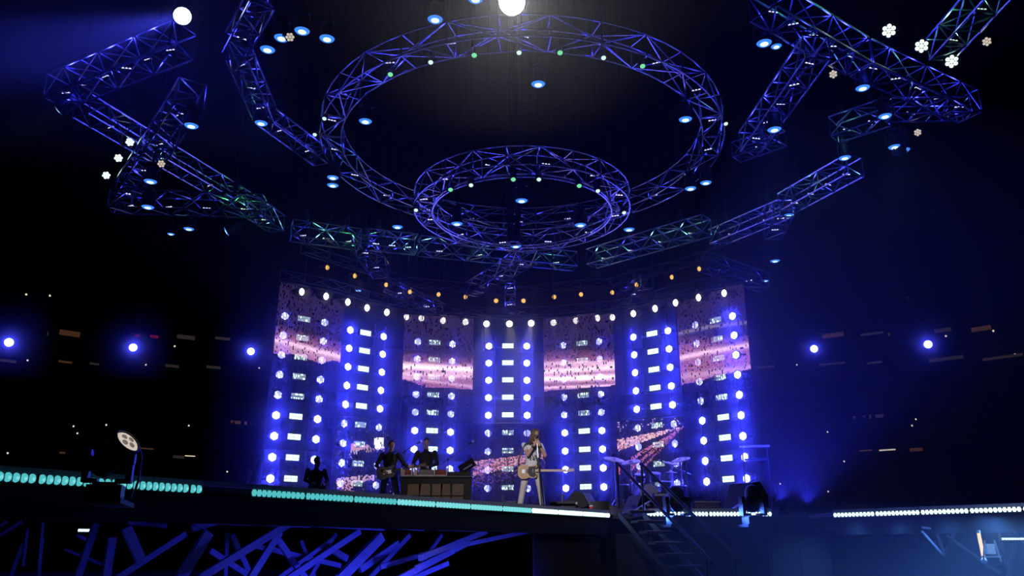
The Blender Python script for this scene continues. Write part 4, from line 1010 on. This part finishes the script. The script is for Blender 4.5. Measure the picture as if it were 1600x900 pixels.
#==PEOPLE==
# ================================================================== PEOPLE
def person(label, loc, yaw, J, mats, hair=None, hairmat='hairdark', scale=1.0, voxel=0.011, leg=1.0):
    """one remeshed figure; J holds joint positions (local metres, facing -Y), mats maps body zones to materials"""
    mb = MB(); zones = []                                  # zones: (a, b, radius, name)
    V = {k: Vector(v) for k, v in J.items()}
    def limb(a, b, r1, r2, zone):
        a, b = V[a] if isinstance(a, str) else a, V[b] if isinstance(b, str) else b
        mb.tube(a, b, r1, r2, 12); mb.ball(a, r1, 12, 8); mb.ball(b, r2, 12, 8); zones.append((a, b, zone))
    sh = (V['shL']+V['shR'])/2; hp = (V['hipL']+V['hipR'])/2
    across = (V['shR']-V['shL']); across.normalize()
    # torso: lofted ellipses from pelvis to shoulders
    axis = (sh-hp); n = 7; rings = []
    prof = [(0.0, 0.165, 0.125), (0.16, 0.160, 0.12), (0.34, 0.145, 0.112), (0.55, 0.165, 0.122), (0.78, 0.185, 0.125), (0.95, 0.165, 0.105), (1.06, 0.075, 0.07)]
    fwd = across.cross(axis).normalized()
    Vv = []; Fc = []; m_ = 18
    base = hp - axis*0.08
    for f, rx, ry in prof:
        c = base + axis*1.08*f
        for k in range(m_):
            a = 2*math.pi*k/m_; Vv.append(c + across*rx*math.cos(a) + fwd*ry*math.sin(a))
    for i in range(len(prof)-1):
        for k in range(m_): Fc.append((i*m_+k, i*m_+(k+1) % m_, (i+1)*m_+(k+1) % m_, (i+1)*m_+k))
    Fc += [tuple(range(m_-1, -1, -1)), tuple((len(prof)-1)*m_+k for k in range(m_))]
    mb.add(Vv, Fc)
    zones.append((hp.lerp(sh, 0.22), sh, 'top')); zones.append((V['hipL'], V['hipR'], 'legs')); zones.append((V['shL'], V['shR'], 'top'))
    limb(sh+axis*0.05, 'neck', 0.062, 0.056, 'skin')
    for s in 'LR':
        limb('sh'+s, 'el'+s, 0.062, 0.048, 'sleeve'); limb('el'+s, 'wr'+s, 0.047, 0.032, 'forearm')
        limb('hip'+s, 'kn'+s, 0.092*leg, 0.062*leg, 'legs'); limb('kn'+s, 'an'+s, 0.060*leg, 0.044*leg*leg, 'legs')
        # foot
        an, toe = V['an'+s], V['to'+s]
        limb(an+Vector((0, 0, -0.045)), toe, 0.046, 0.036, 'shoe'); mb.ball(an+(an-toe).normalized()*0.04+Vector((0,0,-0.05)), 0.042, 10, 6)
        # hand: palm, four fingers, thumb
        wr = V['wr'+s]; fd = (V['hd'+s]-wr).normalized(); side_ = fd.cross(Vector((0, -1, 0.2))).normalized(); nrm = fd.cross(side_).normalized()
        pc = wr+fd*0.055
        q = Matrix((side_, nrm, fd)).transposed(); mb.ball(pc, (0.042, 0.020, 0.055), 12, 8, q); zones.append((wr+fd*0.02, wr+fd*0.12, 'skin'))
        curl = J.get('curl'+s, Vector((0, 0, 0))) if False else nrm*(0.6 if s == 'L' else -0.6)
        for i, ln in enumerate((0.066, 0.076, 0.070, 0.054)):
            b0 = pc + fd*0.042 + side_*(-0.030+0.020*i); k1 = b0 + (fd+curl*0.5).normalized()*ln*0.5; k2 = k1 + (fd*0.35+curl).normalized()*ln*0.5
            mb.tube(b0-fd*0.02, k1, 0.0095, 0.009, 8); mb.ball(k1, 0.0092, 8, 6); mb.tube(k1, k2, 0.009, 0.008, 8); mb.ball(k2, 0.008, 8, 6)
        b0 = pc - side_*0.036 - fd*0.02; k1 = b0 - side_*0.028 + fd*0.026; mb.tube(b0, k1, 0.012, 0.011, 8); mb.ball(k1, 0.011, 8, 6); k2 = k1+fd*0.03+curl*0.012; mb.tube(k1, k2, 0.011, 0.009, 8); mb.ball(k2, 0.009, 8, 6)
    # head with face
    hc = V['head']; HQ = Euler(J.get('headrot', (0, 0, 0))).to_matrix()
    def hp_(x, y, z): return hc + HQ @ Vector((x, y, z))
    mb.ball(hp_(0, 0.012, 0.03), (0.077, 0.095, 0.095), 18, 12, HQ); mb.ball(hp_(0, -0.020, -0.045), (0.058, 0.070, 0.075), 16, 10, HQ)
    mb.ball(hp_(0, -0.055, -0.100), (0.030, 0.028, 0.022), 10, 8, HQ)
    mb.tube(hp_(0, -0.078, 0.015), hp_(0, -0.108, -0.030), 0.010, 0.017, 8); mb.ball(hp_(0, -0.102, -0.032), 0.016, 8, 6)
    for sx in (-1, 1):
        mb.ball(hp_(sx*0.079, 0.012, -0.010), (0.010, 0.022, 0.034), 8, 6, HQ)
        mb.ball(hp_(sx*0.030, -0.082, 0.024), (0.024, 0.012, 0.008), 8, 6, HQ)
        mb.ball(hp_(sx*0.016, -0.086, -0.070), (0.018, 0.010, 0.008), 8, 6, HQ)
    mb.tube(hc+HQ @ Vector((0, 0.02, -0.06)), V['neck'], 0.054, 0.056, 12)
    zones.append((hp_(0, 0, 0.05), hp_(0, 0, -0.08), 'skin'))
    me0 = mb.mesh('tmp', None); ob = bpy.data.objects.new('tmp', me0); COL.objects.link(ob)
    md = ob.modifiers.new('r', 'REMESH'); md.mode = 'VOXEL'; md.voxel_size = voxel
    sm = ob.modifiers.new('s', 'SMOOTH'); sm.factor = 0.5; sm.iterations = 3
    dg = bpy.context.evaluated_depsgraph_get(); me = bpy.data.meshes.new_from_object(ob.evaluated_get(dg))
    bpy.data.objects.remove(ob); bpy.data.meshes.remove(me0)
    names = list(dict.fromkeys(mats.values())); me.materials.clear()
    for nm in names: me.materials.append(M[nm])
    for p in me.polygons:
        c = p.center; best = None
        for a, b, z in zones:
            d = b-a; t = max(0, min(1, (c-a).dot(d)/max(d.length_squared, 1e-9))); ds = (a+d*t-c).length
            if z == 'top': ds -= 0.10
            if z == 'legs': ds -= 0.03
            if z == 'skin' and (a-hc).length < 0.2: ds -= 0.07
            if best is None or ds < best[0]: best = (ds, z, t)
        z = best[1]
        if z == 'sleeve' and mats.get('sleeve_len') and best[2] > 0.62: z = 'forearm'
        p.material_index = names.index(mats.get(z, mats['top'])); p.use_smooth = True
    me.name = 'person'
    o = put('person', me); o.location = loc; o.rotation_euler = (0, 0, yaw); o.scale = (scale,)*3
    tag(o, label, 'person')
    if hair is not None:
        hm = MB(); hair(hm, hp_, HQ); hm.build('hair', M[hairmat], o, True)
    return o
def short_hair(m_, hp_, HQ):
    k0 = len(m_.v); n, mm = 16, 8; V = []; Fc = []
    for i in range(mm+1):
        ph = math.pi*0.60*i/mm
        for k in range(n):
            t = 2*math.pi*k/n; f = max(0.0, -math.sin(t)); lim = 1.0 - 0.52*f
            p2 = ph*lim
            V.append(hp_(0.083*math.sin(p2)*math.cos(t)*1.01, 0.014+0.101*math.sin(p2)*math.sin(t), 0.034+0.104*math.cos(p2)))
    for i in range(mm):
        for k in range(n): Fc.append((i*n+k, i*n+(k+1) % n, (i+1)*n+(k+1) % n, (i+1)*n+k))
    m_.add(V, Fc + [tuple(range(n-1, -1, -1))])
def long_hair(m_, hp_, HQ):
    short_hair(m_, hp_, HQ)
    rr = random.Random(5)
    for k in range(44):                                   # locks from the crown to below the chin, leaving the face open
        t = 2*math.pi*k/44; front = -math.sin(t)
        if front > 0.80: continue
        x, y = 0.086*math.cos(t), 0.014+0.104*math.sin(t); ln = 0.24 + 0.05*rr.random() - 0.03*max(0, front)
        pts = [hp_(x*0.45, y*0.45+0.006, 0.132), hp_(x*0.98, y*0.98, 0.075), hp_(x*1.12, y*1.10, 0.0), hp_(x*1.18+0.008*rr.uniform(-1, 1), y*1.12, -0.09), hp_(x*1.10+0.012*rr.uniform(-1, 1), y*1.12, -ln+0.04)]
        m_.path(pts, 0.014, 6)
# --- the singer
SY = 18.85; sp = py(832, 797, SY); SL = Vector((sp.x, SY, DECK+0.012))
Js = dict(hipL=(-0.10, 0.02, 0.90), hipR=(0.10, -0.02, 0.90), knL=(-0.20, -0.04, 0.49), knR=(0.17, -0.06, 0.48), anL=(-0.275, 0.05, 0.095), anR=(0.225, 0.0, 0.095), toL=(-0.33, -0.10, 0.035), toR=(0.27, -0.16, 0.035),
          shL=(-0.185, 0.02, 1.42), shR=(0.20, -0.03, 1.40), elL=(-0.10, -0.20, 1.17), elR=(0.29, -0.20, 1.16), wrL=(0.045, -0.27, 1.38), wrR=(0.165, -0.28, 1.38), hdL=(0.09, -0.285, 1.47), hdR=(0.125, -0.29, 1.47),
          neck=(0.04, -0.06, 1.51), head=(0.075, -0.12, 1.63), headrot=(0.22, 0.08, 0.42))
singer = person('singer in a pale T-shirt and cream trousers clasping a microphone at the stage edge', SL, 0.0, Js,
       dict(top='shirt', sleeve='shirt', sleeve_len='', forearm='skin', skin='skin', legs='pants', shoe='boots') | {'sleeve_len': 'shirt'}, long_hair, 'hair', leg=1.22)
# chest print, sleeve patch, wristbands: flat pieces worn on him
pr_ = MB(); rr = random.Random(9)
for k in range(26):
    a = rr.uniform(-0.10, 0.12); z = rr.uniform(1.08, 1.26)
    pr_.box((a+0.01, -0.128-0.02*(1-abs(a)*8) - 0.004, z), (0.022, 0.010, 0.035), Euler((0, rr.uniform(-1, 1), 0)).to_matrix())
o = pr_.build('shirt_print', M['print'], singer); o['kind'] = 'stuff'
for s, c in (('L', (0.02, -0.262, 1.345)), ('R', (0.178, -0.27, 1.345))):
    d = (Vector(Js['wr'+s])-Vector(Js['el'+s])).normalized(); MB().tube(Vector(c)-d*0.025, Vector(c)+d*0.025, 0.040, n=12).build('wristband', M['boots'], singer)
# guitar on a strap at his hip
GP = SL + Vector((-0.06, -0.19, 0.80)); gt = thing('electric_guitar', 'tan electric guitar with a dark pickguard hanging at the singer\'s hip', 'guitar', GP)
gq = Euler((0, -0.02, 0)).to_matrix()
out = [(-0.27,-0.02),(-0.26,0.10),(-0.18,0.165),(-0.08,0.150),(0.00,0.115),(0.09,0.135),(0.16,0.150),(0.185,0.11),(0.13,0.06),(0.12,0.0),(0.17,-0.05),(0.15,-0.13),(0.06,-0.15),(-0.02,-0.13),(-0.10,-0.165),(-0.20,-0.16),(-0.26,-0.10)]
n = len(out)
MB().add([(x, -0.02, z) for x, z in out] + [(x, 0.025, z) for x, z in out], [tuple(range(n)), tuple(range(2*n-1, n-1, -1))] + [(i, n+i, n+(i+1) % n, (i+1) % n) for i in range(n)]).build('body', M['wood'], gt)
pg = [(-0.02,0.10),(0.10,0.115),(0.15,0.12),(0.12,0.04),(0.12,-0.02),(0.15,-0.08),(0.08,-0.13),(0.0,-0.10),(-0.05,-0.02)]; n = len(pg)
MB().add([(x, -0.028, z) for x, z in pg] + [(x, -0.018, z) for x, z in pg], [tuple(range(n)), tuple(range(2*n-1, n-1, -1))] + [(i, n+i, n+(i+1) % n, (i+1) % n) for i in range(n)]).build('pickguard', M['black'], gt)
MB().box((0.47, -0.012, 0.02), (0.72, 0.022, 0.052)).build('neck', M['maple'], gt)
MB().box((0.47, -0.026, 0.02), (0.70, 0.008, 0.046)).build('fingerboard', M['maple'], gt)
hs = MB().add([(0.82,-0.02,-0.01),(0.86,-0.02,0.055),(0.98,-0.02,0.07),(1.02,-0.02,0.03),(0.98,-0.02,0.0),(0.82,0.0,-0.01),(0.86,0.0,0.055),(0.98,0.0,0.07),(1.02,0.0,0.03),(0.98,0.0,0.0)],
              [(0,1,2,3,4),(9,8,7,6,5)]+[(i,5+i,5+(i+1)%5,(i+1)%5) for i in range(5)]).build('headstock', M['maple'], gt)
for i in range(6): MB().ball((0.85+0.025*i, -0.01, 0.072), 0.009, 6, 4).build('tuner', M['chrome'], hs)
MB().box((-0.14, -0.032, 0.0), (0.07, 0.018, 0.085)).build('bridge', M['chrome'], gt)
for x in (-0.06, 0.07): MB().box((x, -0.034, 0.01), (0.03, 0.014, 0.08)).build('pickup', M['rig'], gt)
MB().path([(-0.26, 0.0, 0.02), (-0.24, 0.06, 0.30), (-0.10, 0.10, 0.62), (0.08, 0.14, 0.68), (0.22, 0.06, 0.60), (0.24, 0.02, 0.35), (0.16, 0.0, 0.13)], 0.018, 6).build('strap', M['boots'], gt)
# straight microphone stand he holds
mb_ = Vector((py(847, 795, SY-0.33).x, SY-0.33, DECK+0.012))
o = thing('microphone_stand', 'straight black microphone stand in the singer\'s hands', 'microphone stand', mb_)
MB().lathe([(0.13, 0), (0.13, 0.02), (0.03, 0.04)], n=18).build('base', M['black'], o)
tp = Vector((SL.x+0.105, SY-0.285, SL.z+1.46))-mb_
MB().tube((0, 0, 0.03), tp*0.75, 0.017).build('pole', M['black'], o); MB().tube(tp*0.74, tp, 0.012).build('upper_pole', M['chrome'], o)
MB().tube(tp, tp+Vector((-0.012, 0.03, 0.10)), 0.017, 0.024).build('microphone', M['black'], o); MB().ball(tp+Vector((-0.014, 0.036, 0.125)), 0.034).build('microphone_grille', M['rig'], o)
# --- keyboard player behind the desk
DARK = dict(top='navy', sleeve='navy', forearm='navy', skin='skin', legs='denim', shoe='boots')
KY = 21.25; kp = floor_at(663, KY)
Jk = dict(hipL=(-0.10, 0, 0.92), hipR=(0.10, 0, 0.92), knL=(-0.12, -0.03, 0.50), knR=(0.12, -0.03, 0.50), anL=(-0.13, 0.02, 0.095), anR=(0.13, 0.02, 0.095), toL=(-0.16, -0.15, 0.035), toR=(0.16, -0.15, 0.035),
          shL=(-0.21, 0, 1.44), shR=(0.21, 0, 1.44), elL=(-0.30, -0.10, 1.16), elR=(0.29, -0.12, 1.16), wrL=(-0.17, -0.36, 1.06), wrR=(0.10, -0.40, 1.06), hdL=(-0.13, -0.46, 1.04), hdR=(0.06, -0.50, 1.04),
          neck=(0, -0.02, 1.53), head=(0.005, -0.07, 1.66), headrot=(0.30, 0, 0.15))
person('keyboard player in dark clothes standing behind the desk, looking down', kp, 0.0, Jk, DARK, short_hair, 'hairdark', 1.06)
# --- guitarist beside the desk
GY = 20.6; gp = floor_at(606, GY)
Jg = dict(hipL=(-0.10, 0.02, 0.90), hipR=(0.10, -0.02, 0.90), knL=(-0.14, -0.10, 0.48), knR=(0.20, -0.06, 0.48), anL=(-0.16, 0.02, 0.095), anR=(0.25, 0.02, 0.095), toL=(-0.20, -0.14, 0.035), toR=(0.31, -0.14, 0.035),
          shL=(-0.20, 0.02, 1.41), shR=(0.20, -0.02, 1.40), elL=(-0.33, -0.06, 1.13), elR=(0.37, -0.14, 1.16), wrL=(-0.13, -0.27, 0.97), wrR=(0.50, -0.30, 1.06), hdL=(-0.06, -0.28, 0.94), hdR=(0.58, -0.31, 1.09),
          neck=(0.02, -0.03, 1.50), head=(0.03, -0.07, 1.62), headrot=(0.15, 0, 0.55))
person('guitarist in a dark jacket and jeans between the low screen and the desk', gp, 0.0, Jg, DARK | {'legs': 'denim'}, short_hair, 'hairdark', 1.0)
bg = thing('electric_guitar', 'dark electric guitar held by the guitarist beside the desk', 'guitar', gp+Vector((-0.02, -0.24, 0.95)), 0)
bg.rotation_euler = (0, -0.16, 0)
n = len(out)
MB().add([(x, -0.02, z) for x, z in out] + [(x, 0.025, z) for x, z in out], [tuple(range(n)), tuple(range(2*n-1, n-1, -1))] + [(i, n+i, n+(i+1) % n, (i+1) % n) for i in range(n)]).build('body', M['drum'], bg)
MB().box((0.45, -0.012, 0.02), (0.70, 0.022, 0.05)).build('neck', M['boots'], bg); MB().box((0.87, -0.012, 0.035), (0.18, 0.018, 0.07)).build('headstock', M['boots'], bg); MB().box((0.0, -0.03, 0.0), (0.2, 0.012, 0.08)).build('pickup', M['chrome'], bg)
MB().path([(-0.26, 0.0, 0.02), (-0.22, 0.18, 0.35), (0.02, 0.30, 0.50), (0.20, 0.12, 0.42), (0.17, 0.0, 0.12)], 0.018, 6).build('strap', M['boots'], bg)
# --- stage hand sitting low at the dark side
HY = 18.9; hp0 = floor_at(489, HY)
Jh = dict(hipL=(-0.10, 0.05, 0.44), hipR=(0.10, 0.05, 0.44), knL=(-0.16, -0.36, 0.50), knR=(0.16, -0.36, 0.50), anL=(-0.16, -0.34, 0.095), anR=(0.16, -0.34, 0.095), toL=(-0.17, -0.52, 0.035), toR=(0.17, -0.52, 0.035),
          shL=(-0.20, -0.03, 0.92), shR=(0.20, -0.03, 0.92), elL=(-0.27, -0.17, 0.68), elR=(0.27, -0.17, 0.68), wrL=(-0.14, -0.38, 0.60), wrR=(0.14, -0.38, 0.60), hdL=(-0.10, -0.46, 0.58), hdR=(0.10, -0.46, 0.58),
          neck=(0, -0.06, 1.01), head=(0.0, -0.12, 1.13), headrot=(0.2, 0, 0.7))
person('stage hand in dark clothes sitting low on a case before the leftmost tower', hp0, 0.4, Jh, DARK, short_hair, 'hairdark', 0.92)
o = thing('flight_case', 'black flight case the stage hand sits on', 'case', hp0+Vector((-0.02, 0.09, 0)), 0.4)
MB().box((0, 0, 0.155), (0.45, 0.32, 0.31)).build('body', M['black'], o)
for sx in (-1, 1): MB().box((sx*0.22, -0.16, 0.155), (0.02, 0.02, 0.30)).build('edge_strip', M['rig'], o)
# follow spot at the back of the hall that picks out the singer
p = Vector((-7.0, -16.0, 12.0))
fo = thing('follow_spot', 'follow spot on a stand behind the viewer, aimed at the singer', 'light', (p.x, p.y, 0))
MB().tube((0, 0, 0), (0, 0, 11.6), 0.06).build('pole', M['black'], fo)
dv = (SL+Vector((0, 0, 1.2))-p)
MB().lathe([(0.16, -0.9), (0.2, -0.5), (0.2, 0.0), (0.17, 0.0)], (0, 0, 12.0), dv.to_track_quat('Z', 'Y').to_matrix(), 16).build('barrel', M['black'], fo)
light('SPOT', fo, Vector((0, 0, 12.0))+dv.normalized()*0.1, P_FOLLOW*2.5, (0.95, 0.92, 1.0), 0.1, dv, 4.2, 0.5)
dw = Vector((0.3, 20.5, DECK+0.6))-p  # unseen wash lamp added to brighten the desk front and deck lip
MB().lathe([(0.16, -0.6), (0.2, -0.4), (0.2, 0.0), (0.17, 0.0)], (0.6, 0, 12.0), dw.to_track_quat('Z', 'Y').to_matrix(), 16).build('added_wash_barrel', M['black'], fo)
light('SPOT', fo, Vector((0.6, 0, 12.0))+dw.normalized()*0.1, P_FRONT, (1.0, 0.88, 0.92), 0.15, dw, 15, 1.0)
#==HAZE==
# ================================================================== HAZE
def haze(name, lo, hi, label, dens, aniso=0.2, grad=None, noise=None):
    c = [(a+b)/2 for a, b in zip(lo, hi)]; sz = [b-a for a, b in zip(lo, hi)]
    o = MB().box((0, 0, 0), sz).build(name, None); o.location = c
    m = bpy.data.materials.new(name); m.use_nodes = True; nt = m.node_tree; nt.nodes.remove(nt.nodes['Principled BSDF'])
    v = nt.nodes.new('ShaderNodeVolumeScatter'); v.inputs['Anisotropy'].default_value = aniso; v.inputs['Density'].default_value = dens
    nt.links.new(v.outputs[0], nt.nodes['Material Output'].inputs['Volume'])
    if grad or noise:
        tc = nt.nodes.new('ShaderNodeTexCoord'); last = None
        for ax, a, b_ in (grad or []):
            sp = nt.nodes.new('ShaderNodeSeparateXYZ'); nt.links.new(tc.outputs['Object'], sp.inputs[0])
            mr = nt.nodes.new('ShaderNodeMapRange'); mr.interpolation_type = 'SMOOTHSTEP'
            mr.inputs[1].default_value = a; mr.inputs[2].default_value = b_; mr.inputs[3].default_value = 0.0; mr.inputs[4].default_value = 1.0
            nt.links.new(sp.outputs[ax], mr.inputs[0])
            if last is None: last = mr.outputs[0]
            else:
                mm = nt.nodes.new('ShaderNodeMath'); mm.operation = 'MULTIPLY'; nt.links.new(last, mm.inputs[0]); nt.links.new(mr.outputs[0], mm.inputs[1]); last = mm.outputs[0]
        if noise:
            n = nt.nodes.new('ShaderNodeTexNoise'); n.inputs['Scale'].default_value = noise; n.inputs['Detail'].default_value = 3
            nt.links.new(tc.outputs['Object'], n.inputs['Vector'])
            mr = nt.nodes.new('ShaderNodeMapRange'); mr.inputs[1].default_value = 0.38; mr.inputs[2].default_value = 0.68; nt.links.new(n.outputs['Fac'], mr.inputs[0])
            if last is None: last = mr.outputs[0]
            else:
                mm = nt.nodes.new('ShaderNodeMath'); mm.operation = 'MULTIPLY'; nt.links.new(last, mm.inputs[0]); nt.links.new(mr.outputs[0], mm.inputs[1]); last = mm.outputs[0]
        mm = nt.nodes.new('ShaderNodeMath'); mm.operation = 'MULTIPLY'; nt.links.new(last, mm.inputs[0]); mm.inputs[1].default_value = dens
        nt.links.new(mm.outputs[0], v.inputs['Density'])
    o.data.materials.append(m); tag(o, label, 'haze', kind='stuff')
    return o
haze('glare_haze', (-7.0, 6.0, 6.0), (7.0, 22.0, 17.0), 'thin haze lit by the dazzling white spotlight', 0.0022, 0.55)
haze('stage_haze', (-8.2, 21.5, DECK+0.05), (8.6, 31.0, 10.6), 'blue smoky haze glowing round the light towers', 0.022, 0.94)
haze('drifting_smoke', (6.2, 18.0, DECK+0.06), (24.0, 36.0, 12.0), 'denser blue smoke beyond the rightmost tower', 0.022, 0.2)
haze('beam_smoke', (-19.0, 11.0, 11.5), (-6.4, 21.0, 17.5), 'blue smoke in the sideways beam of the blue spotlight', 0.03, 0.0)
haze('spotlight_haze', (-2.3, 27.6, 5.4), (2.4, 30.4, 9.35), 'pale haze in the short beams below the central white spotlights', 0.02, 0.0)
for k in range(4):
    o = haze('low_smoke', (1.6+0.9*k, 12.8+0.3*k, 0.03), (15.0+k, 17.6-0.2*k, 1.80-0.06*k), 'low pale smoke rolling below the right stage edge', 0.018, 0.1); o['group'] = 'low smoke layers'
    o.rotation_euler = (0, 0, 0.25+0.12*k)
for i, p in enumerate(STAND):
    c = p*0.955
    haze('spot_haze', (c.x-4, c.y-4, c.z-3), (c.x+4, c.y+3.6, c.z+3), f'faint blue haze round the follow spot in the stands, {ORD[i]} from the left', 0.02, 0.9)
